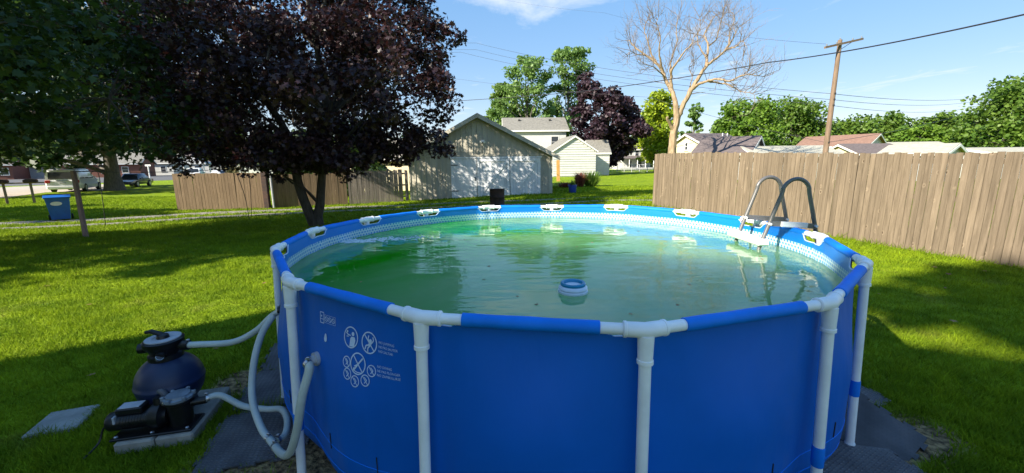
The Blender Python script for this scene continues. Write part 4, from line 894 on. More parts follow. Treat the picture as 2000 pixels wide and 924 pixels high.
# ---- concrete blocks, filter, pump
ea, eb = Vector((0.972, 0.235, 0)), Vector((-0.235, 0.972, 0)); BA = Vector((-2.58, 2.28, 0)); BRZ = math.atan2(ea.y, ea.x); BMX = Matrix.Rotation(BRZ, 3, 'Z')
for k, lb in enumerate(('concrete block under the pump motor, outer one of the pair', 'concrete block under the filter, the one nearer the pool')):
    c = BA + ea * (0.11 + 0.224 * k) + eb * 0.30
    o = MB().bbox((0, 0, 0.04), (0.22, 0.60, 0.085), 0.012).build('concrete_block', M['concrete'], loc=(c.x, c.y, 0.0)); o.rotation_euler = (0, 0, BRZ + (0.012 if k else 0)); tag(o, lb, 'block', 'blocks under the pool filter')
FO = Vector((-2.50, 2.68, 0.083))
flt = empty('sand_filter', FO, 0, 'round navy sand filter tank with black valve head on concrete', 'filter'); SF = 1.13; flt.scale = (SF, SF, SF)
prof = [(0.115, 0.0), (0.125, 0.02), (0.118, 0.05)] + [(0.178 * math.sin(a), 0.195 - 0.178 * math.cos(a)) for a in np.linspace(0.75, 1.52, 8)] + [(0.182, 0.193), (0.182, 0.203)] + [(0.178 * math.sin(a), 0.20 - 0.178 * math.cos(a)) for a in np.linspace(1.62, 2.72, 10)]
MB().lathe(prof, 40).build('tank', M['tank'], flt, True)
vh = MB().lathe([(0.078, 0.345), (0.090, 0.355), (0.090, 0.385), (0.076, 0.392), (0.084, 0.42), (0.104, 0.445), (0.106, 0.475), (0.096, 0.482), (0.06, 0.486)], 32).build('valve_head', M['black'], flt, True)
MB().lathe([(0.052, 0.4861), (0.052, 0.489), (0.092, 0.4885), (0.092, 0.4825)], 32).build('dial_ring', M['grey'], vh, True)
hb_ = MB().lathe([(0.034, 0.487), (0.03, 0.505), (0.012, 0.515)], 20); hb_.tube([(0.0, 0, 0.505), (-0.05, -0.015, 0.535), (-0.085, -0.02, 0.530)], [0.016, 0.014, 0.010], 10); hb_.build('valve_handle', M['black'], vh, True)
for d_, L_ in (((1, 0.05, 0), 0.15), ((-0.9, -0.3, 0), 0.13)):
    v_ = Vector(d_).normalized(); o_ = Vector((0, 0, 0.432)); pp_ = MB().tube([o_ + v_ * 0.06, o_ + v_ * L_], 0.024, 14); pp_.tube([o_ + v_ * (L_ - 0.04), o_ + v_ * L_], 0.031, 10); pp_.build('port', M['black'], vh, True)
fpv = Vector((0.04, -0.085, 0.40))
MB().tube([Vector((0.03, -0.05, 0.42)), fpv], 0.026, 12).build('port', M['black'], vh, True)
PO = BA + ea * 0.20 + eb * 0.12; PO.z = 0.083
pmp = empty('pool_pump', PO, BRZ, 'black pool pump with clear strainer lid in front of the filter tank', 'pump')
MB().bbox((0.0, 0.0, 0.008), (0.46, 0.19, 0.016), 0.004).build('base_plate', M['black'], pmp)
RX = Matrix.Rotation(R_(90), 3, 'Y')
MB().lathe([(0.03, -0.02), (0.055, -0.015), (0.062, 0.0), (0.062, 0.05), (0.058, 0.055), (0.058, 0.21), (0.066, 0.215), (0.066, 0.235)], 28, RX, (-0.25, 0, 0.095)).build('motor', M['black'], pmp, True)
for k in range(8):
    MB().lathe([(0.0605, 0), (0.0605, 0.006)], 24, RX, (-0.18 + k * 0.016, 0, 0.095)).build('cooling_fin', M['black'], pmp)
MB().lathe([(0.03, 0), (0.082, 0.006), (0.086, 0.03), (0.086, 0.06), (0.06, 0.075), (0.05, 0.09)], 30, RX, (-0.02, 0, 0.100)).build('volute', M['black'], pmp, True)
bx_ = MB().bbox((-0.13, 0.0, 0.172), (0.15, 0.09, 0.045), 0.008).build('switch_box', M['black'], pmp); MB().bbox((-0.13, 0.0, 0.1965), (0.12, 0.075, 0.004), 0.001).build('rating_plate', M['grey'], bx_)
MB().bbox((-0.205, -0.052, 0.13), (0.012, 0.03, 0.05), 0.003).build('sticker', M['grey'], pmp)
st = MB().lathe([(0.06, 0.0), (0.066, 0.02), (0.070, 0.16), (0.082, 0.168), (0.082, 0.185)], 28, None, (0.14, 0, 0.016)).build('strainer_housing', M['black'], pmp, True)
MB().lathe([(0.084, 0.0), (0.084, 0.016), (0.070, 0.022), (0.066, 0.034), (0.02, 0.040)], 28, None, (0.14, 0, 0.2015)).build('strainer_lid', M['lid'], st, True)
for k in range(6):
    a = k * math.pi / 3 + 0.3; MB().bbox((0.14 + 0.084 * math.cos(a), 0.084 * math.sin(a), 0.222), (0.022, 0.022, 0.03), 0.005).build('lid_lug', M['lid'], st)
MB().tube([(0.19, 0.01, 0.155), (0.29, 0.02, 0.155)], 0.026, 14).build('port', M['black'], pmp, True)
MB().tube([(0.02, 0.0, 0.17), (0.02, 0.005, 0.225)], 0.028, 14).build('outlet', M['black'], pmp, True)
for xx in (-0.2, 0.0, 0.2): MB().lathe([(0.012, 0), (0.012, 0.008), (0.006, 0.012)], 6, None, (xx, -0.075, 0.017)).build('bolt', M['zinc'], pmp)
cab = [PO + ea * -0.26 + Vector((0, 0, 0.09)), PO + ea * -0.31 + Vector((0, 0, 0.05)), PO + ea * -0.33 + eb * -0.03 + Vector((0, 0, -0.03)), PO + ea * -0.36 + eb * -0.12 + Vector((0, 0, -0.07))]
tag(MB().tube(smooth_path(cab, 5), 0.006, 7).build('power_cable', M['black'], smooth=True), 'thin black power cable drooping from the pump motor', 'cable')

# ---- hoses
def hose(name, label, pts, r, mat_, clamps=(), ribs=False):
    pth = smooth_path(pts, 8); o = pth[0]; root = empty(name, o, 0, label, 'hose')
    if ribs:
        q = [];
        for i in range(len(pth) - 1):
            for k in range(3): q.append(pth[i].lerp(pth[i + 1], k / 3))
        q.append(pth[-1]); MB().tube(q, [r * (1 + (0.07 if i % 2 else -0.05)) for i in range(len(q))], 14).build('tube', mat_, root, True, origin=o)
    else: MB().tube(pth, r, 16).build('tube', mat_, root, True, origin=o)
    for f_ in clamps:
        i = min(int(f_ * (len(pth) - 1)), len(pth) - 2); p_, d_ = pth[i], (pth[i + 1] - pth[i]).normalized()
        MB().tube([p_ - d_ * 0.008, p_ + d_ * 0.008], r * 1.14, 16).build('clamp', M['zinc'], root, True, origin=o)
        s_ = d_.cross(Vector((0, 0, 1))).normalized(); t2 = s_.cross(d_); MB().bbox(p_ + t2 * r * 1.35 + Vector((0, 0, 0.006)), (0.018, 0.018, 0.016), 0.003).build('clamp_screw', M['zinc'], root, origin=o)
    return root
vp = FO + Vector((0.14, 0.008, 0.432)) * SF
wallL = sight(552, 605, 2.72)
hose('return_hose', 'milky hose curving from the filter valve up to the pool wall', [vp, vp + Vector((0.08, 0.0, 0.002)), sight(455, 668, 2.74), sight(500, 646, 2.76), sight(530, 618, 2.76), wallL], 0.022, M['hose'], (0.06, 0.96))
o = MB().tube([wallL + Vector((-0.03, -0.01, 0)), wallL + Vector((0.07, 0.03, 0))], 0.024, 14).tube([wallL + Vector((0.01, 0, 0)), wallL + Vector((0.03, 0.01, 0))], 0.033, 8).build('wall_fitting', M['black'], None, True); tag(o, 'black hose fitting on the pool wall above the pump', 'fitting')
inl = PC + Vector(((wall_r(R_(-128), 0.82) + 0.01) * math.cos(R_(-128)), (wall_r(R_(-128), 0.82) + 0.01) * math.sin(R_(-128)), 0.83)); no = Vector((math.cos(R_(-128)), math.sin(R_(-128)), 0))
o = MB().tube([inl - no * 0.02, inl + no * 0.012], 0.036, 18).tube([inl, inl + no * 0.05], 0.024, 16).build('wall_inlet', M['grey'], None, True); tag(o, 'grey threaded inlet below the warning print', 'fitting')
hose('suction_hose', 'milky hose looping from beside the legs to the inlet under the warning print', [sight(534, 616, 2.70), sight(510, 655, 2.62), sight(495, 715, 2.52), sight(493, 780, 2.42), sight(510, 835, 2.30), sight(530, 862, 2.22), sight(550, 886, 2.06), sight(566, 884, 1.96), sight(580, 840, 1.90), sight(590, 775, 1.88), sight(604, 722, 1.90), inl + no * 0.05], 0.022, M['hose'], (0.44, 0.49, 0.975))
hose('pump_hose', 'milky hose running low from the pump strainer behind the pool legs', [PO + ea * 0.27 + eb * 0.02 + Vector((0, 0, 0.155)), PO + ea * 0.36 + eb * 0.05 + Vector((0, 0, 0.157)), sight(475, 793, 2.60), sight(520, 799, 2.62), sight(550, 800, 2.60), sight(561, 822, 2.45), sight(556, 850, 2.32), sight(540, 862, 2.25)], 0.021, M['hose'], (0.06, 0.97))
g0_ = FO + fpv * SF
hose('filter_hose', 'grey ribbed hose snaking from the valve head down to the pump', [g0_, sight(303, 712, 2.62), sight(284, 738, 2.58), sight(292, 757, 2.54), sight(318, 766, 2.50), sight(326, 785, 2.47), PO + ea * 0.02 + Vector((0, 0, 0.20))], 0.021, M['greyhose'], (0.03, 0.9), ribs=True)

# ---- foam mats, paver
def jig_outline(sz, teeth=7, amp=0.022, sides=(1, 1, 1, 1)):
    pts = []; h = sz / 2; cor = [(-h, -h), (h, -h), (h, h), (-h, h)]
    for k in range(4):
        a, b = Vector(cor[k]), Vector(cor[(k + 1) % 4]); d = (b - a) / teeth; n = Vector((d.y, -d.x)).normalized()
        for i in range(teeth):
            p = a + d * i; s_ = amp if (i % 2 and sides[k]) else -amp * 0.0
            if i % 2 and sides[k]: pts += [p + d * 0.12, p - d * 0.06 + n * amp, p + d * 1.06 + n * amp, p + d * 0.88]
            else: pts.append(p)
    return pts
def mat_tile(label, x, y, rz, z=0.006, tilt=(0, 0), sz=0.6, curl=0.0, tone=None):
    out = jig_outline(sz); mb = MB(); mb.prism([(p.x, p.y, 0) for p in out], (0, 0, 0.012))
    if curl: mb.v = [(a, b, c + curl * max(0, (a + b) / sz + 0.25) ** 2) for a, b, c in mb.v]
    me = mb.mesh('foam_mat')
    if curl:
        import bmesh
        bm_ = bmesh.new(); bm_.from_mesh(me); bmesh.ops.triangulate(bm_, faces=bm_.faces[:]); bm_.to_mesh(me); bm_.free()
    o = link('foam_mat', me, tone or M['foam']); o.location = (x, y, z); o.rotation_euler = (tilt[0], tilt[1], rz)
    tag(o, label, 'mat', 'grey foam mats around the pool'); return o
a0 = math.atan2(0.27, 0.963); e1 = Vector((-0.27, 0.963, 0)); e2 = Vector((0.963, 0.27, 0)); t0 = Vector((-1.95, 2.10, 0))
for k, lb in enumerate(('grey foam mat under the looping hose nearest the viewer', 'grey foam mat between the concrete block and the pool legs', 'grey foam mat beyond the pump along the pool edge')):
    c = t0 + e1 * (0.3 + 0.635 * k) + e2 * 0.3; mat_tile(lb, c.x, c.y, a0 + (0.03, -0.05, 0.08)[k], z=0.008 + 0.001 * k)
mat_tile('pale grey foam mat with toothed edge by the far pool leg', 2.52, 2.98, R_(14), 0.010)
mat_tile('small grey foam mat corner behind the pale toothed mat', 2.70, 3.62, R_(22), 0.008, sz=0.5)
mat_tile('grey foam mat lying flat under the curled dark mat', 2.10, 2.02, R_(10), 0.007)
M['foam_dark'] = M['foam'].copy(); M['foam_dark'].name = 'foam_mat_dark'
for nd in M['foam_dark'].node_tree.nodes:
    if nd.type == 'VALTORGB' and nd.color_ramp.elements[1].color[0] < 0.3:
        nd.color_ramp.elements[0].color = (0.045, 0.042, 0.046, 1); nd.color_ramp.elements[1].color = (0.12, 0.112, 0.118, 1)
mat_tile('dark diamond plate foam mat kinked up beside the bare patch', 2.38, 2.40, R_(30), 0.034, tilt=(R_(9), R_(-8)), sz=0.46, curl=0.055, tone=M['foam_dark'])
o = MB().bbox((0, 0, 0.01), (0.29, 0.30, 0.05), 0.01).build('paver', M['paver'], loc=(-3.29, 2.63, -0.004)); o.rotation_euler = (0, 0, R_(21)); tag(o, 'lone pale concrete paver sunk in the grass', 'paver')

# ================================================================ things in the garden and street
bp_ = Vector((-0.56, 15.5, 0)); bp_.z = float(gz(bp_.x, bp_.y))
br = empty('burn_barrel', bp_, 0, 'rusty dark steel burn barrel standing before the garage doors', 'barrel')
MB().lathe([(0.285, 0.0), (0.29, 0.01), (0.285, 0.28), (0.297, 0.295), (0.285, 0.31), (0.285, 0.57), (0.297, 0.585), (0.285, 0.60), (0.286, 0.87), (0.296, 0.885), (0.272, 0.885), (0.270, 0.05)], 28).build('drum', M['rust'], br, True)
MB().tube([(0.29 * math.cos(a), 0.29 * math.sin(a), 0.882) for a in np.linspace(0, 2 * math.pi, 25)], 0.012, 6).build('rim', M['rust'], br, True)

# wheeled recycling bin
rb = gpt(121, 430.5); rbo = empty('recycling_bin', rb, R_(47), 'blue wheeled recycling bin with white oval sticker by the gravel', 'bin')
def frustum(z0, w0, d0, z1, w1, d1, oy=0.0):
    mb = MB(); a = [(-w0, -d0, z0), (w0, -d0, z0), (w0, d0, z0), (-w0, d0, z0)]; b = [(-w1, -d1 + oy, z1), (w1, -d1 + oy, z1), (w1, d1 + oy, z1), (-w1, d1 + oy, z1)]
    return mb.add(a + b, [(3, 2, 1, 0), (4, 5, 6, 7), (0, 1, 5, 4), (1, 2, 6, 5), (2, 3, 7, 6), (3, 0, 4, 7)])
frustum(0.07, 0.27, 0.28, 0.96, 0.355, 0.40).build('body', M['binblue'], rbo)
MB().bbox((0, 0, 0.985), (0.78, 0.90, 0.05), 0.015).build('rim', M['binblue'], rbo)
MB().prism([(-0.39, -0.47, 1.01), (-0.39, 0.45, 1.01), (-0.39, 0.30, 1.08), (-0.39, -0.25, 1.09)], (0.78, 0, 0)).build('lid', M['binblue'], rbo)
MB().tube([(-0.3, 0.50, 0.97), (0.3, 0.50, 0.97)], 0.02, 8).build('handle', M['binblue'], rbo)
for s_ in (-1, 1): MB().lathe([(0.05, -0.03), (0.125, -0.03), (0.125, 0.03), (0.05, 0.03)], 18, Matrix.Rotation(R_(90), 3, 'Y'), (s_ * 0.33, 0.30, 0.125)).build('wheel', M['tyre'], rbo, True)
stk = MB(); stk.add([(-0.05 + 0.17 * math.cos(a), -0.28 - 0.1348 * (0.67 + 0.085 * math.sin(a)) - 0.005, 0.74 + 0.085 * math.sin(a)) for a in np.linspace(0, 2 * math.pi, 20, endpoint=False)], [tuple(range(20))]); stk.build('sticker', M['floatw'], rbo)

# two mailboxes on a shared stand
mb0 = gpt(42, 398); mbo = empty('mailbox_stand', mb0, R_(40), 'pair of dark mailboxes on a two legged wooden stand', 'mailbox')
for xx in (-0.55, 0.55): MB().bbox((xx, 0, 0.6), (0.11, 0.11, 1.35), 0.01).build('leg', M['polewood'], mbo)
MB().bbox((0, 0, 1.29), (2.3, 0.16, 0.08), 0.01).build('beam', M['polewood'], mbo)
for xx in (-0.62, 0.58):
    bx_ = MB(); prof = [(-0.11, 0, 0), (0.11, 0, 0), (0.11, 0, 0.12)] + [(0.11 * math.cos(a), 0, 0.12 + 0.11 * math.sin(a)) for a in np.linspace(0.3, math.pi - 0.3, 7)] + [(-0.11, 0, 0.12)]
    bx_.prism([(x_ * 2.6 + xx, -0.26, 1.335 + z_ * 0.9) for x_, _, z_ in prof], (0, 0.52, 0)); b2 = bx_.build('mailbox', M['rust'], mbo)
    MB().box((xx + 0.3, -0.1, 1.46), (0.012, 0.05, 0.14)).build('flag', M['redlight'], b2)

# vehicles: body lofted through cross sections along its length (local +y is forward)
def loft(secs):
    """secs: (y, [(x, z) ring]) mirrored rings of equal length"""
    mb = MB(); n = len(secs[0][1]); vs_ = [(x, y, z) for y, r in secs for x, z in r]
    fs = [(i * n + k, i * n + (k + 1) % n, (i + 1) * n + (k + 1) % n, (i + 1) * n + k) for i in range(len(secs) - 1) for k in range(n)]
    fs += [tuple(range(n - 1, -1, -1)), tuple(range((len(secs) - 1) * n, len(secs) * n))]; return mb.add(vs_, fs)
def ring_of(hw, zb, zt, tw=None):
    tw = tw or hw; z1 = zb + (zt - zb) * 0.55
    r = [(hw * 0.93, zb), (hw, zb + 0.12), (hw, z1), (tw, zt)]; return r + [(-x, z) for x, z in reversed(r)]
def vehicle(name, label, loc, rz, paint, Lc, Wc, Hc, kind):
    root = empty(name, loc, rz, label, 'car'); hw = Wc / 2; h2 = Lc / 2; belt = Hc * 0.56; gc = 0.28
    if kind == 'suv': body = [(-h2, 0.90, belt - 0.12), (-h2 + 0.12, 1.0, belt), (h2 * 0.42, 1.0, belt), (h2 * 0.85, 0.97, belt - 0.1), (h2, 0.86, belt - 0.26)]; cab = [(-h2 + 0.10, belt, Hc - 0.16), (-h2 + 0.32, belt, Hc), (h2 * 0.12, belt, Hc), (h2 * 0.46, belt, belt + 0.05)]
    elif kind == 'pickup': body = [(-h2, 0.97, belt - 0.05), (-h2 + 0.1, 1.0, belt), (h2 * 0.5, 1.0, belt), (h2, 0.9, belt - 0.15)]; cab = [(-h2 * 0.12, belt, belt + 0.08), (0.0, belt, Hc - 0.04), (h2 * 0.28, belt, Hc), (h2 * 0.56, belt, belt + 0.05)]
    else: body = [(-h2, 0.88, belt - 0.12), (-h2 + 0.2, 0.98, belt), (h2 * 0.4, 1.0, belt), (h2 * 0.9, 0.94, belt - 0.14), (h2, 0.84, belt - 0.28)]; cab = [(-h2 * 0.72, belt, belt + 0.04), (-h2 * 0.38, belt, Hc - 0.03), (h2 * 0.08, belt, Hc), (h2 * 0.45, belt, belt + 0.04)]
    loft([(y, ring_of(hw * w, gc, zt, hw * w * 0.985)) for y, w, zt in body]).build('body', paint, root, True)
    def cabring(zb, zt): r = [(hw * 0.975, zb - 0.02), (hw * 0.94, zb + (zt - zb) * 0.55), (hw * 0.80, zt - 0.02), (hw * 0.7, zt)]; return r + [(-x, z) for x, z in reversed(r)]
    cb = loft([(y, cabring(zb, zt)) for y, zb, zt in cab]).build('cabin', paint, root, True)
    ys = [c_[0] for c_ in cab]; zt = Hc
    for s_ in (-1, 1):                                  # side windows, proud of the cabin
        spans = [(ys[1] - 0.0, ys[1] + (ys[2] - ys[1]) * 0.36), (ys[1] + (ys[2] - ys[1]) * 0.40, ys[1] + (ys[2] - ys[1]) * 0.72), (ys[1] + (ys[2] - ys[1]) * 0.76, ys[2] + (ys[3] - ys[2]) * 0.35)]
        for i, (ya, yb) in enumerate(spans if kind != 'pickup' else spans[1:]):
            z0_, z1_ = belt + 0.06, Hc - 0.14; x0_, x1_ = hw * 0.968, hw * 0.845; yb2 = yb - (0.3 if i == len(spans) - 1 else 0.02)
            q = [(s_ * (x0_ + 0.012), ya, z0_), (s_ * (x0_ + 0.012), yb, z0_), (s_ * (x1_ + 0.018), yb2, z1_), (s_ * (x1_ + 0.018), ya + 0.03, z1_)]
            MB().prism(q, (-s_ * 0.03, 0, 0)).build('window', M['glass'], root)
    yr, yr2 = cab[0][0], cab[1][0]
    def rearq(f, off): return (yr + (yr2 - yr) * f * 1.0 - off, cab[0][1] + (max(cab[0][2], cab[0][1]) - cab[0][1]) * 0 + (Hc - belt) * f + belt - Hc * 0 if kind != 'suv' else 0)
    if kind == 'suv':
        MB().prism([(-hw * 0.80, yr - 0.015, belt + 0.06), (hw * 0.80, yr - 0.015, belt + 0.06), (hw * 0.74, yr - 0.005, Hc - 0.20), (-hw * 0.74, yr - 0.005, Hc - 0.20)], (0, 0.03, 0)).build('rear_window', M['glass'], root)
        MB().bbox((0, yr + 0.02, Hc - 0.06), (hw * 1.5, 0.3, 0.05), 0.015).build('spoiler', paint, root)
        for s_ in (-1, 1): MB().tube([(s_ * hw * 0.68, yr2 + 0.1, Hc + 0.06), (s_ * hw * 0.68, cab[2][0], Hc + 0.06)], 0.025, 6).build('roof_rail', M['rim'], root)
    else:
        dz_ = (cab[1][2] - cab[0][2]); MB().prism([(-hw * 0.72, yr + (yr2 - yr) * 0.12 - 0.02, cab[0][2] + dz_ * 0.12), (hw * 0.72, yr + (yr2 - yr) * 0.12 - 0.02, cab[0][2] + dz_ * 0.12), (hw * 0.64, yr + (yr2 - yr) * 0.9 - 0.02, cab[0][2] + dz_ * 0.88), (-hw * 0.64, yr + (yr2 - yr) * 0.9 - 0.02, cab[0][2] + dz_ * 0.88)], (0, 0.02, 0.0)).build('rear_window', M['glass'], root)
    y3, y4 = cab[2][0], cab[3][0]; MB().prism([(-hw * 0.8, y4 - (y4 - y3) * 0.1 + 0.03, belt + 0.08), (hw * 0.8, y4 - (y4 - y3) * 0.1 + 0.03, belt + 0.08), (hw * 0.66, y3 + (y4 - y3) * 0.12 + 0.03, Hc - 0.08), (-hw * 0.66, y3 + (y4 - y3) * 0.12 + 0.03, Hc - 0.08)], (0, -0.02, 0)).build('windscreen', M['glass'], root)
    MB().bbox((0, -h2 - 0.02, 0.45), (Wc * 0.92, 0.16, 0.26), 0.05).build('rear_bumper', paint if kind != 'pickup' else M['rim'], root)
    MB().bbox((0, h2 - 0.02, 0.45), (Wc * 0.84, 0.2, 0.26), 0.05).build('front_bumper', M['cardark'], root)
    MB().bbox((0, -h2 - 0.03, belt - 0.28), (0.42, 0.03, 0.14), 0.01).build('number_plate', M['grey'], root)
    for s_ in (-1, 1):
        MB().bbox((s_ * hw * 0.82, -h2 + 0.01, belt - 0.16), (hw * 0.30, 0.10, 0.26), 0.03).build('tail_light', M['redlight'], root)
        MB().bbox((s_ * hw * 0.62, h2 - 0.10, belt - 0.30), (hw * 0.36, 0.12, 0.15), 0.03).build('headlight', M['lid'], root)
        MB().bbox((s_ * (hw + 0.09), ys[2] + (ys[3] - ys[2]) * 0.3, belt + 0.12), (0.16, 0.12, 0.14), 0.03).build('mirror', paint, root)
        for y in (-h2 * 0.58, h2 * 0.62):
            wr = 0.37 if kind != 'sedan' else 0.33
            w_ = MB().lathe([(wr * 0.6, -0.12), (wr * 0.95, -0.12), (wr, -0.08), (wr, 0.08), (wr * 0.95, 0.12), (wr * 0.6, 0.12)], 22, Matrix.Rotation(R_(90), 3, 'Y'), (s_ * (hw - 0.10), y, wr)).build('wheel', M['tyre'], root, True)
            MB().lathe([(wr * 0.62, -0.125), (wr * 0.5, -0.10), (wr * 0.2, -0.11), (wr * 0.2, 0.11), (wr * 0.5, 0.10), (wr * 0.62, 0.125)], 18, Matrix.Rotation(R_(90), 3, 'Y'), (s_ * (hw - 0.10), y, wr)).build('rim', M['rim'], w_, True)
    if kind == 'pickup':
        MB().box((0, -h2 * 0.58, belt - 0.25), (Wc * 0.86, h2 * 0.80, 0.04)).build('load_bed', M['cardark'], root)
        MB().bbox((0, -h2 - 0.05, belt - 0.20), (Wc * 0.80, 0.05, 0.5), 0.02).build('tailgate', M['cardark'], root)
    return root
sp0 = sight(124, 372, 37.0)
vehicle('parked_suv', 'white estate sized family car parked beside the big tree trunk', (sp0.x, sp0.y + 1.2, -0.40), R_(31), M['carwhite'], 5.8, 2.2, 2.0, 'suv')
sp1 = sight(254, 366, 44)
vehicle('parked_sedan', 'dark low car half hidden behind the big tree trunk', (sp1.x - 0.4, sp1.y + 1.0, -0.40), R_(200), M['cardark'], 4.5, 1.8, 1.45, 'sedan')
sp2 = sight(378, 334, 62)
vehicle('pickup_truck', 'white pickup with dark tailgate parked below the gazebo', (sp2.x, sp2.y, -0.42), R_(18), M['carwhite'], 5.4, 2.0, 1.9, 'pickup')
sp3 = sight(426, 333, 70)
vehicle('parked_sedan', 'pale grey car parked past the pickup', (sp3.x, sp3.y, -0.42), R_(70), M['cargrey'], 4.5, 1.8, 1.45, 'sedan')
gp = sight(386, 334, 74); gzb = empty('gazebo', (gp.x, gp.y, -0.42), R_(20), 'white timber gazebo with grey hipped roof across the street', 'gazebo')
for a_ in (-1, 1):
    for b_ in (-1, 1): MB().box((a_ * 1.5, b_ * 1.5, 1.3), (0.16, 0.16, 2.6)).build('post', M['trim'], gzb)
MB().add([(-2, -2, 2.6), (2, -2, 2.6), (2, 2, 2.6), (-2, 2, 2.6), (0, 0, 4.0), (-2, -2, 2.45), (2, -2, 2.45), (2, 2, 2.45), (-2, 2, 2.45)], [(0, 1, 4), (1, 2, 4), (2, 3, 4), (3, 0, 4), (8, 7, 6, 5), (0, 5, 6, 1), (1, 6, 7, 2), (2, 7, 8, 3), (3, 8, 5, 0)]).build('roof', M['siding_grey'], gzb)
for s_ in (-1, 1): MB().box((s_ * 1.5, 0, 0.75), (0.06, 2.8, 0.08)).build('railing', M['trim'], gzb)
sg = sight(291, 336, 66); sgo = empty('street_sign', (sg.x, sg.y, -0.42), 0, 'thin white street sign post on the far verge', 'sign')
MB().tube([(0, 0, 0), (0, 0, 2.3)], 0.09, 8).build('post', M['trim'], sgo); MB().box((0, 0, 2.35), (0.9, 0.05, 0.25)).build('sign_blade', M['trim'], sgo)

# garage corner: leaning orange board, blue pot
p = gpt(1083, 352); o = MB().bbox((0, 0, 1.0), (0.32, 0.05, 2.1), 0.01).build('orange_board', M['orange'], loc=(p.x + 0.1, p.y - 2.5, p.z - 0.05)); o.rotation_euler = (R_(-6), 0, R_(8)); tag(o, 'upright orange wooden board past the garage corner', 'board')
p = gpt(1118, 377); po_ = empty('flower_pot', p, 0, 'blue glazed pot at the front of the flower bed', 'pot')
MB().lathe([(0.20, 0.0), (0.21, 0.02), (0.24, 0.42), (0.265, 0.43), (0.265, 0.48), (0.225, 0.48), (0.21, 0.38)], 22).build('pot', M['potblue'], po_, True)

# ---- utility pole and wires
ub = sight(1606, 345, 30); ub.z = 0.0; ut = sight(1641, 78, 30)
upo = empty('utility_pole', ub, 0, 'leaning wooden utility pole with a single crossarm behind the fence', 'pole')
MB().tube([ub, ub.lerp(ut, 0.5), ut], [0.19, 0.165, 0.13], 12).build('pole', M['polewood'], upo, True, origin=ub)
xa, xb = sight(1611, 93, 29.2), sight(1685, 76, 30.8)
arm = MB().bar(xa, xb, 0.11, 0.14).build('crossarm', M['polewood'], upo, origin=ub)
for t_ in (0.04, 0.3, 0.72, 0.96):
    q = xa.lerp(xb, t_); MB().lathe([(0.03, 0), (0.05, 0.03), (0.035, 0.07), (0.055, 0.10), (0.02, 0.16)], 10, None, q + Vector((0, 0, 0.06))).build('insulator', M['lid'], arm, True, origin=ub)
MB().lathe([(0.03, 0), (0.05, 0.03), (0.035, 0.07), (0.055, 0.10), (0.02, 0.16)], 10, None, ut).build('insulator', M['lid'], upo, True, origin=ub)
for f_ in (0.56, 0.60, 0.64, 0.30):
    q = ub.lerp(ut, f_); MB().bbox(q + Vector((0.02, -0.16, 0)), (0.12, 0.1, 0.12), 0.02).build('bracket', M['dark_iron'], upo, origin=ub)
for s_, f_ in ((1, 0.9),): 
    q = ub.lerp(ut, 0.93); MB().bar(q, xa.lerp(xb, 0.75), 0.03, 0.03).build('arm_brace', M['polewood'], upo, origin=ub)
def wire(label, pts, sag, r, group=None, name='overhead_wire'):
    out = []
    for i in range(len(pts) - 1):
        n_ = 24
        for k in range(n_ + (i == len(pts) - 2)):
            t_ = k / n_; q = pts[i].lerp(pts[i + 1], t_); q.z -= sag * 4 * t_ * (1 - t_); out.append(q)
    return tag(MB().tube(out, r, 6).build(name, M['wire'], smooth=True), label, 'wire', group)
S = sight
wire('thick black service cable crossing in front of the dead tree', [S(2080, 10, 9), S(1500, 122, 17), S(1090, 183, 27), S(700, 205, 42)], 0.12, 0.020, name='service_cable')
PB = [ub.lerp(ut, f_) for f_ in (0.30, 0.56, 0.60, 0.64)]
wire('uppermost of the three wires running from the pole behind the dead tree', [PB[3], S(930, 84, 58), S(700, 52, 74)], 0.7, 0.016)
wire('middle of the three wires running from the pole behind the dead tree', [PB[2], S(930, 97, 58), S(700, 66, 74)], 0.7, 0.016)
wire('lowest of the three wires running from the pole behind the dead tree', [PB[1], S(900, 102, 58), S(700, 76, 74)], 0.7, 0.016)
wire('pale wire low across the poplar from the pole', [PB[0], S(1270, 190, 44), S(900, 155, 62), S(700, 135, 76)], 0.25, 0.014)
wire('topmost wire from the pole towards the tall corner tree', [PB[3], S(1935, 187, 62)], 0.55, 0.018)
wire('second wire from the pole towards the tall corner tree', [PB[2], S(1925, 194, 62)], 0.6, 0.016)
wire('third wire from the pole towards the tall corner tree', [PB[1], S(1915, 206, 62)], 0.7, 0.016)
wire('lowest wire from the pole skimming the tree line', [PB[0], S(1900, 217, 62)], 0.35, 0.018)
wire('faint high wire from the crossarm towards the cloud', [xa.lerp(xb, 0.04) + Vector((0, 0, 0.2)), S(1180, 25, 60), S(900, -20, 80)], 0.5, 0.010)

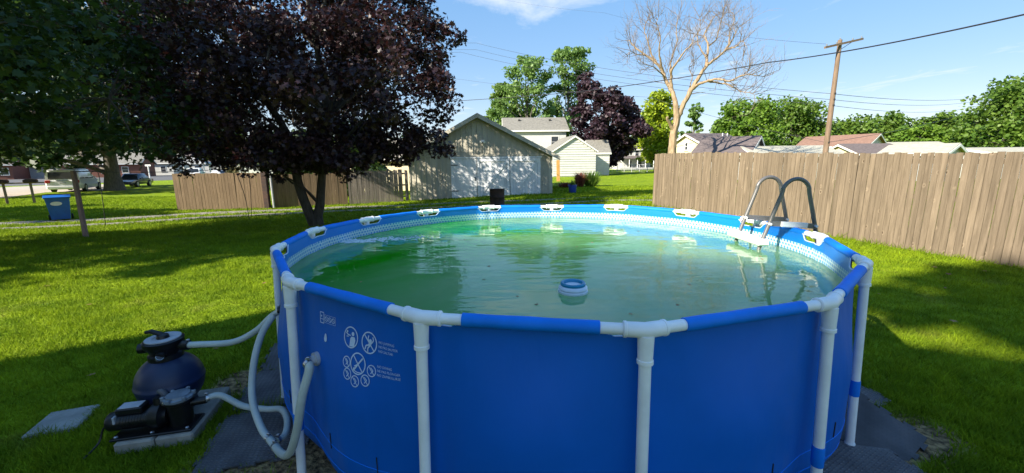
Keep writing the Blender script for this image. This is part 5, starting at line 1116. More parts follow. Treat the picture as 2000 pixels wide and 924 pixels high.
# ================================================================ trees
LEAFSHAPE = {
 'maple': (np.array([(0, -0.42), (0.42, -0.34), (0.22, -0.08), (0.55, 0.14), (0.2, 0.16), (0.0, 0.6), (-0.2, 0.16), (-0.55, 0.14), (-0.22, -0.08), (-0.42, -0.34)]), [(0, 1, 2), (0, 2, 8), (0, 8, 9), (2, 3, 4), (8, 6, 7), (2, 4, 6), (2, 6, 8), (4, 5, 6)]),
 'oval': (np.array([(0, -0.5), (0.32, 0.0), (0, 0.5), (-0.32, 0.0)]), [(0, 1, 2), (0, 2, 3)]),
 'star': (np.array([(0, -0.5), (0.42, -0.05), (0.16, 0.5), (-0.16, 0.5), (-0.42, -0.05)]), [(0, 1, 2), (0, 2, 3), (0, 3, 4)]),
}
def leaves(name, cents, rads, n, size, shape, mat_, parent, origin, up=0.45, flat=0.75, seed=1):
    g_ = np.random.default_rng(seed); cents = np.array(cents, float); rads = np.array(rads, float)
    w = rads ** 2; idx = g_.choice(len(cents), n, p=w / w.sum())
    d = g_.normal(size=(n, 3)); d /= np.linalg.norm(d, axis=1, keepdims=True); rr = g_.random(n) ** 0.42
    pos = cents[idx] + d * (rads[idx] * rr)[:, None] * np.array([1, 1, flat])
    nrm = g_.normal(size=(n, 3)); nrm /= np.linalg.norm(nrm, axis=1, keepdims=True); nrm = nrm * (1 - up) + d * up * 0.5 + np.array([0, 0, up * 0.8]); nrm /= np.linalg.norm(nrm, axis=1, keepdims=True)
    rx = g_.normal(size=(n, 3)); ax = rx - nrm * (rx * nrm).sum(1, keepdims=True); ax /= np.linalg.norm(ax, axis=1, keepdims=True); ay = np.cross(nrm, ax)
    T, F0 = LEAFSHAPE[shape]; k = len(T); sz = size * g_.uniform(0.65, 1.3, n)
    bend = (T[:, 0] ** 2) * -0.35
    V = pos[:, None, :] + sz[:, None, None] * (T[None, :, 0, None] * ax[:, None, :] + T[None, :, 1, None] * ay[:, None, :] + bend[None, :, None] * nrm[:, None, :])
    V = V.reshape(-1, 3) - np.array(origin)
    F0 = np.array(F0); F = (np.arange(n)[:, None, None] * k + F0[None]).reshape(-1, 3)
    me = new_mesh_np(name, V, F)
    ct = g_.random(len(cents)); tint = np.clip(0.5 * ct[idx] + 0.5 * g_.random(n), 0, 1)
    a = me.attributes.new('tint', 'FLOAT', 'POINT'); a.data.foreach_set('value', np.repeat(tint, k).astype(np.float32))
    return link(name, me, mat_, parent)
def limb(mb, a, b, r0, r1, g_, n=6, sides=7, wob=0.08):
    a, b = Vector(a), Vector(b); L_ = (b - a).length; pts = [a]
    for i in range(1, n):
        t_ = i / n; pts.append(a.lerp(b, t_) + Vector(g_.normal(0, wob * L_ * 0.25, 3)) + Vector((0, 0, -0.06 * L_ * math.sin(math.pi * t_) * -1)))
    pts.append(b); mb.tube(pts, [r0 + (r1 - r0) * i / n for i in range(n + 1)], sides, caps=False); return pts
def tree(name, label, base, trunk, tr, lobes, nleaf, size, shape, leaf, bark, seed, group=None, clumps=16, flat=0.75, twig=True, up=0.45, shell=0.55, cr=0.42, cat='tree'):
    """trunk: list of points from base upward (relative); lobes: (x, y, z, r) relative to base"""
    g_ = np.random.default_rng(seed); base = Vector(base); root = empty(name, base, 0, label, cat, group)
    mb = MB(); tp = [Vector(p) for p in trunk]; k = len(tp)
    rr = [tr * (1.35 if i == 0 else 1 - 0.65 * i / (k - 1)) for i in range(k)]
    mb.tube(smooth_path(tp, 4), np.interp(np.linspace(0, 1, 4 * (k - 1) + 1), np.linspace(0, 1, k), rr), 12)
    cents, rads = [], []
    for (x, y, z, r) in lobes:
        lc = Vector((x, y, z)); j = min(range(1, k), key=lambda q: abs(tp[q].z - (z * 0.55)) + (tp[q] - lc).length * 0.25); st_ = tp[j]
        limb(mb, st_, lc, min(0.20, tr * (0.5 - 0.25 * j / k) * min(1, r / 1.5 + 0.3)), min(0.05, tr * 0.08), g_)
        for c_ in range(clumps):
            d = g_.normal(size=3); d /= np.linalg.norm(d); q = lc + Vector(d * r * (shell + (1 - shell) * g_.random()) * np.array([1, 1, 0.85]))
            cents.append(q); rads.append(r * cr * g_.uniform(0.7, 1.25))
            if twig and c_ % 2 == 0: limb(mb, lc, q, tr * 0.09, tr * 0.025, g_, 3, 5)
    mb.build('trunk', bark, root, True)
    leaves('crown', cents, rads, nleaf, size, shape, leaf, root, (0, 0, 0), up=up, flat=flat, seed=seed + 5)
    return root

# the purple maple over the lawn
pmb = Vector((-6.86, 13.9, float(gz(-6.86, 13.9))))
def rel(u, v, y, b): p = sight(u, v, y) - b; return (p.x, p.y, p.z)
lob = []
for (u, v, dy, r) in ((325, 60, 0, 1.5), (300, 170, 1.2, 1.4), (300, 250, 0, 1.2), (400, 40, -1.8, 1.6), (410, 150, -1.5, 1.6), (400, 255, -0.6, 1.25), (500, 20, 1.5, 1.7), (520, 120, -2.6, 1.5), (500, 230, -2.0, 1.25), (470, 300, 0.5, 0.85), (610, 60, -1.0, 1.6), (600, 190, -3.2, 1.15), (620, 270, -1.2, 1.1), (560, 290, -2.4, 0.8), (680, 30, 2.0, 1.6), (690, 150, 1.0, 1.4), (700, 240, 0.8, 1.25), (760, 60, -1.2, 1.4), (770, 165, -2.4, 1.2), (780, 235, -0.6, 1.1), (830, 30, 0.8, 1.15), (845, 110, 0.4, 1.05), (840, 190, -1.2, 1.0), (825, 262, 0.4, 0.75), (875, 65, 0.0, 0.6), (730, 290, 0.2, 0.8), (650, 315, 1.8, 0.7), (360, 305, 1.0, 0.7), (450, 298, -1.5, 0.8), (505, 306, -2.0, 0.75), (560, 306, -2.2, 0.65), (605, 298, -2.4, 0.65), (648, 300, -2.0, 0.75), (695, 305, -1.5, 0.75), (745, 296, -1.2, 0.75), (800, 288, -0.8, 0.65), (515, 318, -0.4, 0.5), (545, 338, -0.8, 0.35), (860, 285, -0.4, 0.5), (780, 300, 0.6, 0.6), (560, 200, 2.6, 1.5), (640, 120, 3.2, 1.5), (440, 180, 3.0, 1.5), (740, 130, 3.0, 1.3), (560, 120, 5.0, 1.7), (470, 60, 4.8, 1.6), (660, 60, 5.2, 1.6), (700, 190, 4.6, 1.4), (600, 210, 5.6, 1.4), (760, 110, 4.4, 1.4), (400, 130, 4.6, 1.4), (640, 0, 4.2, 1.6), (460, -80, 0, 1.7), (600, -90, 0.5, 1.8), (740, -70, 0, 1.5), (540, -190, 0, 1.6), (660, -180, 0, 1.5)):
    lob.append(rel(u, v, 13.9 + dy, pmb) + (r,))
pm = tree('purple_maple', 'broad purple leaved maple with forked trunk on the lawn', pmb, [(0.02, 0, -0.2), (0.06, 0, 0.35), rel(625, 400, 13.9, pmb), rel(629, 340, 13.9, pmb), rel(640, 230, 13.9, pmb), rel(620, 100, 14, pmb), rel(600, -60, 14, pmb)], 0.19, lob, 74000, 0.135, 'maple', LEAF['purple'], M['bark'], 21, clumps=15, cr=0.40, shell=0.45)
st2 = MB(); fork = [Vector((-0.03, 0, -0.1)), Vector(rel(601, 410, 13.75, pmb)), Vector(rel(582, 355, 13.6, pmb)), Vector(rel(560, 260, 13.5, pmb)), Vector(rel(480, 140, 13.5, pmb)), Vector(rel(420, 30, 13.4, pmb))]
st2.tube(smooth_path(fork, 4), np.interp(np.linspace(0, 1, 21), [0, 0.3, 0.6, 1], [0.175, 0.15, 0.12, 0.05]), 12); st2.build('side_stem', M['bark'], pm, True)

# the dark green tree overhanging from out of frame, and the big street tree
nb_ = Vector((-15.0, 8.6, float(gz(-15.0, 8.6))))
lob = []
g_ = np.random.default_rng(4)
for k in range(44):
    a = g_.uniform(0, 2 * math.pi); rr = 5.9 * math.sqrt(g_.random()); z = g_.uniform(2.9, 10.5); s_ = 1.0 if z < 8 else 0.75
    lob.append((rr * math.cos(a) * s_, rr * math.sin(a) * s_, z, g_.uniform(1.2, 1.8)))
tree('shade_maple', 'dark green maple whose boughs hang in from the edge of the lawn', nb_, [(0, 0, -0.2), (0.1, 0, 1.6), (0.0, 0.1, 3.5), (0.2, 0, 6), (0.1, 0, 9)], 0.34, lob, 44000, 0.155, 'maple', LEAF['deep'], M['bark'], 33, clumps=13, cr=0.42)
eb_ = Vector((-18.8, 3.5, 0)); lob = []
for k in range(26):
    a = g_.uniform(0, 2 * math.pi); rr = 4.2 * math.sqrt(g_.random()); z = g_.uniform(3.5, 9.0); lob.append((rr * math.cos(a), rr * math.sin(a), z, g_.uniform(1.2, 1.7)))
tree('edge_maple', 'round green maple beyond the edge of the picture that shades the far lawn', eb_, [(0, 0, -0.2), (0.1, 0, 1.6), (0.0, 0.1, 3.5), (0.2, 0, 6), (0.1, 0, 8)], 0.3, lob, 11000, 0.26, 'star', LEAF['deep'], M['bark'], 34, clumps=12)
vb_ = Vector((-37.0, 11.5, -0.42)); lob = [(g_.normal(0, 3.0), g_.normal(0, 3.0), g_.uniform(4, 11), g_.uniform(1.2, 2.0)) for k in range(20)]
tree('verge_maple', 'green maple out of view whose broken shade stripes the verge', vb_, [(0, 0, -0.2), (0.1, 0, 2), (0.0, 0.1, 5), (0.2, 0, 8)], 0.35, lob, 6500, 0.4, 'star', LEAF['deep'], M['bark'], 36, clumps=10)
sb_ = sight(225, 371, 38.4); sb_.z = -0.42
lob = []
for k in range(60):
    a = g_.uniform(0, 2 * math.pi); rr = 10.5 * math.sqrt(g_.random()); z = g_.uniform(3.6, 19); s_ = 1.0 if z < 13 else 0.7
    lob.append((rr * math.cos(a) * s_, rr * math.sin(a) * s_, z, g_.uniform(2.0, 3.2)))
tree('street_maple', 'huge thick trunked green street tree beside the parked white car', sb_, [(0, 0, -0.3), (0, 0, 1.4), (0.1, 0, 3.6), (0.2, 0, 8), (0.2, 0, 13)], 0.70, lob, 42000, 0.46, 'star', LEAF['deep'], M['bark_grey'], 35, clumps=14)
# tall tree behind the house, only its broken shade reaches the lawn by the fence
tb_ = Vector((-15.0, -11.4, 0)); lob = [(0, 1.3, 15.5, 0.9), (0.7, 2.1, 15.5, 0.8), (-0.7, 1.7, 15.3, 0.7), (0.8, 0.7, 15.8, 0.8), (1.3, 2.6, 15.7, 0.6), (-0.2, 0.2, 14.9, 0.8), (1.6, 1.4, 16.1, 0.7), (-0.8, -0.6, 13.6, 0.9), (0.4, -0.8, 13.0, 0.9)]
tree('yard_tree', 'tall loose crowned tree behind the house out of view', tb_, [(0, 0, -0.2), (0, 0, 4), (0.1, 0, 8), (0, 0.1, 12)], 0.3, lob, 4000, 0.3, 'star', LEAF['mid'], M['bark'], 37, clumps=10)

def crown_tree(name, label, u, vbase, vtop, y, half_px, leaf, n, size, seed, spread=1.0, lobes=14, bark=None, group=None, low=0.22, zb=0.0, clumps=13, cr=0.42, shape='star', top_taper=0.55):
    """a tree whose crown is half_px wide either side of column u at distance y"""
    b = sight(u, 310, y); b.z = zb; top = sight(u, vtop, y).z - zb; hwid = half_px / FPX * y; g2 = np.random.default_rng(seed); lo = []
    for k in range(lobes):
        t_ = (k + 0.5) / lobes; z = top * (low + (0.93 - low) * t_); prof = math.sin(math.pi * min(1, (0.18 + 0.82 * (1 - t_)) ** 0.9 * 0.62 + 0.12)) if t_ > 0.35 else 1.0
        prof = (1 - top_taper * max(0, (t_ - 0.3) / 0.7) ** 1.5) * (0.75 + 0.25 * min(1, t_ / 0.2))
        r = hwid * g2.uniform(0.34, 0.5); a = k * 2.4 + g2.uniform(-0.4, 0.4); rad = max(0.0, hwid * prof - r * 0.8) * g2.uniform(0.55, 1.0)
        z = min(z, top - r * 0.85); lo.append((rad * math.cos(a) * spread, rad * math.sin(a), z, r))
    lo.append((0, 0, top - hwid * 0.3, hwid * 0.30))
    return tree(name, label, b, [(0, 0, -0.3), (0.05, 0, top * 0.12), (0.0, 0.1, top * 0.3), (0.1, 0, top * 0.55), (0, 0, top * 0.85)], max(0.16, top * 0.026), lo, n, size, shape, leaf, bark or M['bark'], seed, group, clumps=clumps, cr=cr)
# poplar pair behind the farmhouse
def lobed_tree(name, label, u, y, lobes, leaf, n, size, seed, bark, clumps=10, cr=0.55, shell=0.15, tr=0.3, depth=0.9, twig=True, stems=()):
    b = sight(u, 310, y); b.z = 0.0; g3 = np.random.default_rng(seed); lo = []
    for (lu, lv, lr) in lobes:
        r = lr / FPX * y; p = sight(lu, lv, y) - b; lo.append((p.x, p.y + g3.uniform(-1, 1) * depth * 3.0, p.z, r))
    top = max(q[2] for q in lo)
    return tree(name, label, b, [(0, 0, -0.3), (0.05, 0, top * 0.15), (0.1, 0.1, top * 0.4), (0.0, 0, top * 0.6), (0.1, 0, top * 0.8)], tr, lo, n, size, 'star', leaf, bark, seed, None, clumps=clumps, cr=cr, shell=shell, twig=twig)
lobed_tree('poplar_tree', 'tall airy green tree rising highest above the farmhouse roof', 1108, 70, [(1108, 98, 20), (1134, 106, 18), (1090, 112, 18), (1118, 122, 22), (1146, 128, 14), (1096, 142, 18), (1130, 148, 18), (1084, 176, 20), (1112, 178, 22), (1136, 190, 16), (1092, 212, 24), (1122, 222, 22), (1100, 250, 26), (1076, 240, 18)], LEAF['poplar'], 7000, 0.38, 51, M['bark_grey'])
lobed_tree('poplar_tree', 'broad airy green tree left of the tallest one behind the farmhouse', 1030, 68, [(1024, 122, 18), (1046, 128, 18), (1004, 140, 18), (1034, 150, 24), (1064, 148, 16), (990, 172, 20), (1016, 180, 26), (1052, 182, 24), (974, 200, 16), (998, 214, 26), (1034, 216, 28), (1066, 214, 20), (966, 226, 14), (984, 240, 24), (1020, 248, 28), (1056, 246, 24)], LEAF['poplar'], 9000, 0.38, 52, M['bark_grey'])
crown_tree('poplar_tree', 'smaller green tree between the garage gable and the airy trees', 985, 300, 160, 72, 44, LEAF['mid'], 4000, 0.55, 53, lobes=9, bark=M['bark_grey'], low=0.3)
lobed_tree('purple_tree', 'dark purple leaved tree beside the white annex', 1182, 58, [(1148, 146, 14), (1158, 166, 18), (1142, 188, 20), (1172, 190, 22), (1200, 188, 18), (1226, 196, 14), (1242, 208, 12), (1150, 216, 24), (1184, 220, 28), (1218, 222, 26), (1240, 236, 16), (1134, 242, 20), (1166, 252, 28), (1204, 256, 30), (1236, 260, 20), (1142, 274, 20), (1180, 284, 28), (1216, 288, 24), (1240, 284, 16), (1160, 302, 20), (1196, 308, 20)], LEAF['purple2'], 15000, 0.40, 55, M['bark'], clumps=12, cr=0.52, tr=0.42)
crown_tree('lime_tree', 'bright yellow green tree just behind the dead tree', 1282, 320, 176, 66, 46, LEAF['lime'], 8000, 0.40, 57, lobes=14, low=0.12, cr=0.52)
crown_tree('background_tree', 'dark green tree in the gap beneath the lime green one', 1268, 325, 222, 92, 46, LEAF['mid'], 5000, 0.55, 58, lobes=10, low=0.08)
crown_tree('background_tree', 'sparse grey green tree showing right beside the dead trunk', 1350, 310, 200, 78, 26, LEAF['poplar'], 2600, 0.5, 59, lobes=9, bark=M['bark_grey'], low=0.15, clumps=7)
crown_tree('background_tree', 'dense dark trees closing the lawn behind the porch house', 1215, 325, 258, 104, 55, LEAF['deep'], 5000, 0.7, 60, lobes=10, low=0.05)
TG = 'trees along the skyline beyond the fence'
crown_tree('skyline_tree', 'rounded yellow green tree behind the brown garage roof', 1452, 300, 194, 72, 69, LEAF['bright'], 9500, 0.48, 61, lobes=16, group=TG, top_taper=0.38, clumps=16, cr=0.48, low=0.14)
crown_tree('skyline_tree', 'wide green tree directly left of the utility pole', 1545, 300, 192, 84, 81, LEAF['mid'], 10500, 0.55, 62, lobes=17, group=TG, top_taper=0.38, clumps=16, cr=0.48, low=0.10)
crown_tree('skyline_tree', 'low rounded green tree just past the utility pole', 1655, 300, 230, 92, 54, LEAF['mid'], 6500, 0.6, 63, lobes=12, group=TG, top_taper=0.38, clumps=16, cr=0.48, low=0.06)
crown_tree('skyline_tree', 'green tree above the rust coloured roof', 1722, 300, 224, 98, 58, LEAF['mid'], 7000, 0.62, 64, lobes=13, group=TG, top_taper=0.38, clumps=16, cr=0.48, low=0.06)
crown_tree('skyline_tree', 'light green tree over the cream roof', 1790, 300, 240, 86, 49, LEAF['bright'], 5500, 0.55, 65, lobes=11, group=TG, top_taper=0.38, clumps=16, cr=0.48, low=0.06)
crown_tree('skyline_tree', 'loose topped green tree between the cream roof and the corner tree', 1838, 300, 220, 92, 58, LEAF['mid'], 7500, 0.6, 66, lobes=13, group=TG, top_taper=0.38, clumps=16, cr=0.48, low=0.06)
crown_tree('skyline_tree', 'tall dense green tree at the corner of the sky', 1972, 300, 148, 74, 99, LEAF['mid'], 13000, 0.55, 67, lobes=20, group=TG, top_taper=0.38, clumps=16, cr=0.48, low=0.08)
crown_tree('skyline_tree', 'dark green tree tucked under the tall corner tree', 1900, 300, 228, 88, 51, LEAF['deep'], 5000, 0.6, 68, lobes=11, group=TG, top_taper=0.38, clumps=16, cr=0.48, low=0.06)
crown_tree('skyline_tree', 'small tree peeking between the yellow green tree and the dead one', 1398, 300, 232, 88, 33, LEAF['mid'], 3500, 0.55, 69, lobes=9, group=TG, top_taper=0.38, clumps=16, cr=0.48, low=0.06)
crown_tree('fence_tree', 'dark leafy tree right behind the grey picket fence', 700, 330, 240, 29, 75, LEAF['deep'], 5200, 0.3, 71, lobes=14, low=0.06, zb=-0.4)
crown_tree('fence_tree', 'dark leafy tree behind the dark gate post', 590, 330, 250, 28, 80, LEAF['deep'], 5200, 0.3, 72, lobes=14, low=0.06, zb=-0.4)
LG = 'trees behind the houses across the street'
for k, (u, vt, y, hp, lb) in enumerate(((-60, 240, 120, 90, 'leafy tree behind the brick cottage'), (95, 252, 128, 85, 'leafy tree behind the blue grey garage'), (215, 262, 130, 80, 'leafy tree behind the brick bungalow'), (330, 262, 135, 80, 'leafy tree behind the white bungalow'), (450, 258, 130, 85, 'leafy tree behind the grey bungalow'), (570, 255, 125, 85, 'leafy tree behind the white cottage'), (690, 262, 120, 75, 'leafy tree behind the forked maple'), (790, 268, 118, 60, 'leafy tree behind the cream neighbour house'))):
    crown_tree('street_tree', lb, u, 330, vt, y, hp, LEAF['deep' if k % 2 else 'mid'], 4200, 0.9, 80 + k, lobes=11, group=LG, low=0.02, zb=-0.42)

# ---- the dead tree
DY = 35.0
def dpt(u, v, dy=0.0): return sight(u, v, DY + dy)
db_ = sight(1313, 330, DY); db_.z = 0.0
dead = empty('dead_tree', db_, 0, 'tall bare dead tree with pale forked trunk behind the fence', 'tree')
g_ = np.random.default_rng(77); dm = MB()
BR = [  # (points (u, v, depth offset), start radius, end radius, twiggy from)
 ([(1311, 345, 0), (1313, 301, 0), (1316, 262, 0), (1323, 228, 0)], 0.36, 0.27, 9),
 ([(1316, 254, 0), (1309, 243, -0.2), (1302, 229, -0.5)], 0.17, 0.10, 9),
 ([(1322, 232, 0), (1320, 208, 0), (1316, 187, 0.2), (1304, 163, 0.6), (1293, 138, 1.0), (1280, 121, 1.4), (1255, 104, 2.0), (1238, 90, 2.4), (1228, 78, 2.6)], 0.23, 0.03, 3),
 ([(1324, 230, 0), (1333, 208, 0), (1349, 177, -0.3), (1366, 149, -0.6), (1378, 131, -0.8), (1394, 118, -1.0), (1415, 100, -1.4), (1432, 76, -1.8), (1440, 55, -2.0)], 0.22, 0.03, 4),
 ([(1312, 176, 0.4), (1311, 155, 0.3), (1312, 138, 0), (1322, 122, -0.5), (1338, 100, -1.0), (1352, 85, -1.3), (1356, 66, -1.5)], 0.13, 0.02, 2),
 ([(1311, 150, 0.3), (1309, 125, 0.8), (1315, 104, 1.2), (1322, 80, 1.6), (1321, 52, 1.8), (1324, 32, 2.0)], 0.09, 0.015, 2),
 ([(1295, 142, 0.9), (1290, 118, 0.5), (1287, 100, 0.2), (1290, 72, -0.2), (1283, 48, -0.5), (1286, 32, -0.6)], 0.10, 0.015, 2),
 ([(1282, 123, 1.4), (1270, 100, 1.6), (1265, 80, 1.8), (1258, 60, 2.0), (1262, 42, 2.1)], 0.08, 0.015, 1),
 ([(1262, 108, 1.8), (1244, 106, 1.2), (1232, 100, 0.8), (1226, 108, 0.6)], 0.05, 0.012, 1),
 ([(1300, 152, 0.7), (1282, 135, 0.0), (1268, 128, -0.6), (1250, 125, -1.1)], 0.06, 0.012, 1),
 ([(1379, 130, -0.8), (1381, 110, -0.2), (1383, 88, 0.3), (1376, 70, 0.8), (1384, 50, 1.2), (1394, 32, 1.4)], 0.12, 0.015, 2),
 ([(1383, 90, 0.3), (1398, 78, 0.8), (1404, 58, 1.2), (1410, 38, 1.5), (1412, 24, 1.6)], 0.07, 0.012, 1),
 ([(1380, 112, -0.3), (1366, 92, 0.8), (1362, 72, 1.4), (1368, 50, 1.8), (1366, 34, 2.0)], 0.07, 0.012, 1),
 ([(1416, 100, -1.4), (1424, 82, -0.6), (1426, 60, 0.2), (1434, 40, 0.6), (1432, 26, 0.8)], 0.07, 0.012, 1),
 ([(1420, 96, -1.5), (1438, 90, -2.2), (1450, 80, -2.6), (1458, 92, -3.0)], 0.06, 0.012, 1),
 ([(1352, 174, -0.3), (1366, 164, -1.2), (1380, 159, -2.0), (1401, 154, -2.8), (1425, 158, -3.4), (1448, 148, -3.8), (1468, 146, -4.0), (1490, 150, -4.2)], 0.12, 0.02, 2),
 ([(1384, 159, -2.1), (1404, 163, -2.4), (1426, 166, -2.8), (1446, 178, -3.2), (1462, 180, -3.5), (1474, 186, -3.6)], 0.08, 0.015, 2),
 ([(1446, 150, -3.7), (1458, 140, -3.9), (1464, 136, -4.1)], 0.04, 0.01, 1),
 ([(1345, 186, -0.2), (1360, 182, 0.8), (1378, 180, 1.4)], 0.05, 0.012, 9),
 ([(1340, 192, 0), (1346, 172, 1.0), (1352, 150, 1.8), (1346, 132, 2.4), (1356, 112, 2.8)], 0.07, 0.012, 2),
]
dt = MB()
def twigs(p, d, L_, r, depth):
    d = d.normalized(); q = p; pts = [p]; n_ = 3
    for i in range(n_):
        d = (d + Vector(g_.normal(0, 0.20, 3)) + Vector((0, 0, 0.09))).normalized(); q = q + d * (L_ / n_); pts.append(q)
    dt.tube(pts, [r, r * 0.8, r * 0.55, r * 0.3], 4 if depth > 1 else 3, caps=False)
    if depth > 0:
        for k in range(3 if depth > 1 else 3):
            f_ = pts[1 + k % 3]; s_ = Vector(g_.normal(0, 1, 3)); s_ = (s_ - d * s_.dot(d)).normalized(); twigs(f_, d * 0.8 + s_ * 0.65 + Vector((0, 0, 0.15)), L_ * g_.uniform(0.5, 0.75), r * 0.55, depth - 1)
for pts, r0, r1, tw in BR:
    P_ = [dpt(*q) for q in pts]; n0 = len(P_); sp_path = smooth_path(P_, 4); m_ = len(sp_path)
    sp_path = [q + Vector(g_.normal(0, 0.02, 3)) for q in sp_path]
    dm.tube(sp_path, [1.15 * r0 + (r1 - 1.15 * r0) * (i / (m_ - 1)) ** 0.75 for i in range(m_)], 9 if r0 > 0.1 else 6)
    for i in range(m_):
        if i / 4 >= tw - 0.01 and i % 2 == 0:
            d = (sp_path[min(i + 1, m_ - 1)] - sp_path[max(i - 1, 0)]).normalized()
            for k in range(2):
                s_ = Vector(g_.normal(0, 1, 3)); s_ = (s_ - d * s_.dot(d)).normalized()
                twigs(sp_path[i], d * 0.6 + s_ * 0.75 + Vector((0, 0, 0.2)), g_.uniform(1.0, 1.9), 0.024, 2)
dm.build('trunk', M['deadwood'], dead, True, origin=db_)
M['twig'] = mat('dead_twig', (0.17, 0.13, 0.10), 0.9, 0.2, 4)
dt.build('crown', M['twig'], dead, True, origin=db_)

# ---- flower bed by the garage
def spiky(name, label, base, n, h, spread, leaf, seed, w=0.05):
    g2 = np.random.default_rng(seed); V, F, T = [], [], []
    root = empty(name, base, 0, label, 'plant')
    for i in range(n):
        a = g2.uniform(0, 2 * math.pi); r0 = spread * 0.35 * math.sqrt(g2.random()); lean = g2.uniform(0.1, 1.0) * spread; hh = h * g2.uniform(0.35, 1.1); b = np.array([r0 * math.cos(a), r0 * math.sin(a), 0]); o = np.array([math.cos(a), math.sin(a), 0]); s_ = np.array([-math.sin(a), math.cos(a), 0]) * w; k = len(V)
        V += [b - s_, b + s_, b + o * lean * 0.4 + np.array([0, 0, hh * 0.75]) + s_ * 0.8, b + o * lean * 0.4 + np.array([0, 0, hh * 0.75]) - s_ * 0.8, b + o * lean + np.array([0, 0, hh * 0.95])]
        F += [(k, k + 1, k + 2), (k, k + 2, k + 3), (k + 3, k + 2, k + 4)]; T += [g2.random()] * 5
    me = new_mesh_np(name, V, F); at2 = me.attributes.new('tint', 'FLOAT', 'POINT'); at2.data.foreach_set('value', np.array(T, np.float32)); link('foliage', me, leaf, root); return root
p = gpt(1154, 364); spiky('ornamental_grass', 'clump of tall green ornamental grass in the flower bed', p, 420, 1.15, 1.1, LEAF['grassy'], 5, 0.025)
p = gpt(1132, 365); spiky('red_shrub', 'small red leaved shrub next to the ornamental grass', p, 200, 1.1, 0.75, LEAF['red'], 6, 0.03)
p = gpt(1104, 366); spiky('bed_plants', 'low withered plants between the blue pot and the garage', p, 150, 0.45, 1.1, LEAF['red'], 8, 0.025)
p = gpt(1118, 376.5); spiky('pot_plant', 'thin sprigs growing out of the blue pot', p + Vector((0, 0, 0.38)), 40, 0.4, 0.25, LEAF['mid'], 9, 0.02)
p = gpt(440, 329)
spiky('pale_grass', 'dry pampas grass tuft above the sunlit fence panel', Vector((sight(452, 325, 40).x, 40, -0.42)), 160, 2.6, 0.9, leaf_mat('leaf_straw', (0.30, 0.25, 0.12), (0.5, 0.44, 0.25), (0.4, 0.35, 0.2)), 12, 0.08)

# ================================================================ grass blades on the near lawn
N_ = 900000
ys = np.linspace(0.2, 30, 4000); dens = (ys * 1.42 + 2.8) * (3.0 / np.maximum(ys, 1.8)) ** 1.65; cdf = np.cumsum(dens); cdf /= cdf[-1]
y = np.interp(rng.random(N_), cdf, ys); x = (rng.random(N_) * 2 - 1) * (y * 1.42 + 2.8)
keep = np.hypot(x - PC.x, y - PC.y) > PR + 0.02
def off_quad(cx0, cy0, hx, hy, a):
    lx = (x - cx0) * math.cos(a) + (y - cy0) * math.sin(a); ly = -(x - cx0) * math.sin(a) + (y - cy0) * math.cos(a); return ~((np.abs(lx) < hx) & (np.abs(ly) < hy))
for o in bpy.data.objects:
    if o.name.split('.')[0] == 'foam_mat': keep &= off_quad(o.location.x, o.location.y, 0.29, 0.29, o.rotation_euler.z)
    if o.name.split('.')[0] == 'paver': keep &= off_quad(o.location.x, o.location.y, 0.10, 0.105, o.rotation_euler.z)
cb_ = BA + ea * 0.222 + eb * 0.30; keep &= off_quad(cb_.x, cb_.y, 0.215, 0.29, BRZ)
nzv = np.sin(x * 3.1 + 1.3 * np.sin(y * 2.3)) * 0.5 + np.sin(y * 4.7 + x * 1.9) * 0.5
for (a, b, rx_, ry_, _) in WORN[:3]:
    dd = np.hypot((x - a) / rx_, (y - b) / ry_) + 0.12 * nzv; keep &= (rng.random(N_) < np.clip((dd - 0.55) / 0.5, 0.05, 1))
# wheel tracks stay bare
vt = []
for o in bpy.data.objects:
    if o.name.startswith('gravel_path'):
        co = np.array([v.co[:2] for v in o.data.vertices]).reshape(-1, 5, 2); vt.append((co[:, 2], np.hypot(*(co[:, 0] - co[:, 4]).T) / 2))
far = y > 12
for cen, hwv in vt:
    sel = np.where(far & keep)[0]
    for s0 in range(0, len(sel), 20000):
        ss_ = sel[s0:s0 + 20000]; d2 = np.hypot(x[ss_, None] - cen[None, :, 0], y[ss_, None] - cen[None, :, 1]); jm = d2.argmin(1)
        keep[ss_] &= rng.random(len(ss_)) < np.clip((d2[np.arange(len(ss_)), jm] / hwv[jm] - 0.35) / 0.65, 0.04, 1)
# nothing grows inside the garage
x, y = x[keep], y[keep]; n = len(x); z = gz(x, y)
far_s = np.clip(y / 5.0, 1, 4)
w = 0.0042 * far_s * rng.uniform(0.7, 1.3, n); hgt = (0.034 + 0.020 * rng.random(n)) * (0.8 + 0.2 * far_s) * (1 + 0.25 * np.sin(x * 2.1 + y * 1.3) * np.sin(y * 1.7))
tuft = np.sin(x * 7.3 + 2.0 * np.sin(y * 5.1)) * np.sin(y * 8.9 + 1.7 * np.sin(x * 6.3)); hgt = hgt * (1 + 0.9 * np.clip(tuft - 0.35, 0, 1))
fd = np.array([FB[0] - FA[0], FB[1] - FA[1]]); fd = fd / np.linalg.norm(fd); dist_f = np.abs((x - FA[0]) * fd[1] - (y - FA[1]) * fd[0]); hgt = hgt * (1 + 1.6 * np.exp(-(dist_f / 0.12) ** 2) * rng.random(n))
dist_p = np.abs(np.hypot(x - PC.x, y - PC.y) - PR - 0.15); hgt = hgt * (1 + 0.9 * np.exp(-(dist_p / 0.2) ** 2) * rng.random(n))
az = rng.uniform(0, 2 * np.pi, n); tl = rng.uniform(0.2, 1.15, n) * hgt; ta = rng.uniform(0, 2 * np.pi, n)
bx_, by_ = np.cos(az) * w, np.sin(az) * w
V = np.empty((n, 3, 3)); V[:, 0] = np.stack([x - bx_, y - by_, z - 0.004], 1); V[:, 1] = np.stack([x + bx_, y + by_, z - 0.004], 1); V[:, 2] = np.stack([x + np.cos(ta) * tl, y + np.sin(ta) * tl, z + hgt], 1)
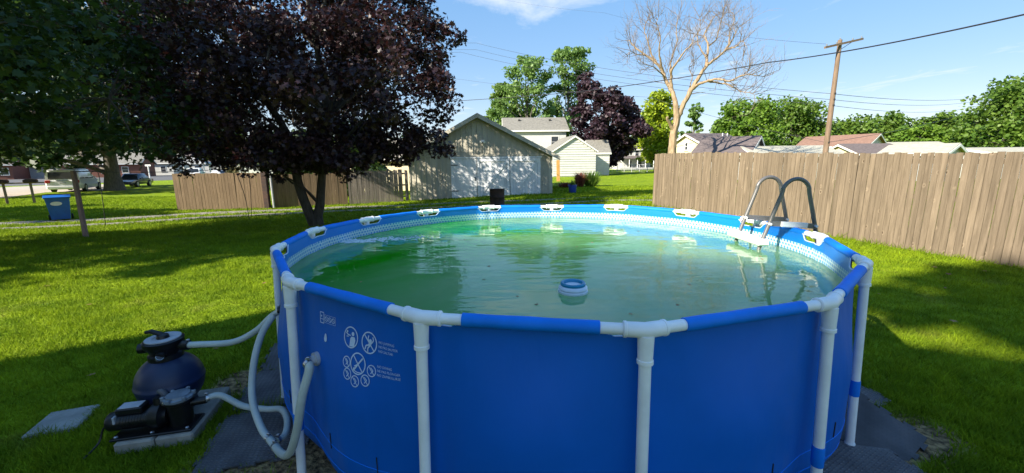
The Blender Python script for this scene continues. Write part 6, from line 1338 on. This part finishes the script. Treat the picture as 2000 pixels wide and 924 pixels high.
me = new_mesh_np('grass', V.reshape(-1, 3), np.arange(3 * n).reshape(-1, 3))
a = me.attributes.new('tint', 'FLOAT', 'POINT'); a.data.foreach_set('value', np.repeat(np.clip(rng.normal(0.45, 0.22, n), 0, 1), 3).astype(np.float32))
tag(link('grass', me, M['blade']), 'short mown grass blades covering the lawn', 'grass', kind='stuff')
# scattered fallen leaves on the lawn and specks drifting on the water
def scatter(name, label, cat, pts, size, mat_, seed):
    g2 = np.random.default_rng(seed); V, F, T = [], [], []; T0, F0 = LEAFSHAPE['maple']
    for (px_, py_, pz_) in pts:
        a = g2.uniform(0, 6.28); sz = size * g2.uniform(0.6, 1.3); k = len(V); t1, t2 = g2.normal(0, 0.12, 2)
        for tx, ty in T0:
            X, Y = tx * math.cos(a) - ty * math.sin(a), tx * math.sin(a) + ty * math.cos(a); V.append((px_ + X * sz, py_ + Y * sz, pz_ + (X * t1 + Y * t2) * sz + 0.002))
        F += [tuple(i + k for i in f) for f in F0]; T += [g2.random()] * len(T0)
    me = new_mesh_np(name, V, F); a2 = me.attributes.new('tint', 'FLOAT', 'POINT'); a2.data.foreach_set('value', np.array(T, np.float32)); return tag(link(name, me, mat_), label, cat, kind='stuff')
LEAF['dry'] = leaf_mat('leaf_dry', (0.10, 0.04, 0.02), (0.36, 0.22, 0.09), (0.3, 0.15, 0.05), 0.15)
g2 = np.random.default_rng(91); pl = []
while len(pl) < 70:
    px_, py_ = g2.uniform(-9, 8), g2.uniform(2.3, 12)
    if math.hypot(px_ - PC.x, py_ - PC.y) > PR + 0.2: pl.append((px_, py_, float(gz(px_, py_)) + 0.045))
scatter('fallen_leaves', 'a few dry fallen leaves lying in the grass', 'leaves', pl, 0.06, LEAF['dry'], 92)
pl = [(PC.x + 2.1 * math.sqrt(g2.random()) * math.cos(a), PC.y + 2.1 * math.sqrt(g2.random()) * math.sin(a), WATER_Z) for a in g2.uniform(0, 6.28, 34)]
scatter('floating_debris', 'small leaf specks drifting on the pool water', 'debris', pl, 0.026, LEAF['dry'], 93)
bpy.context.view_layer.update()
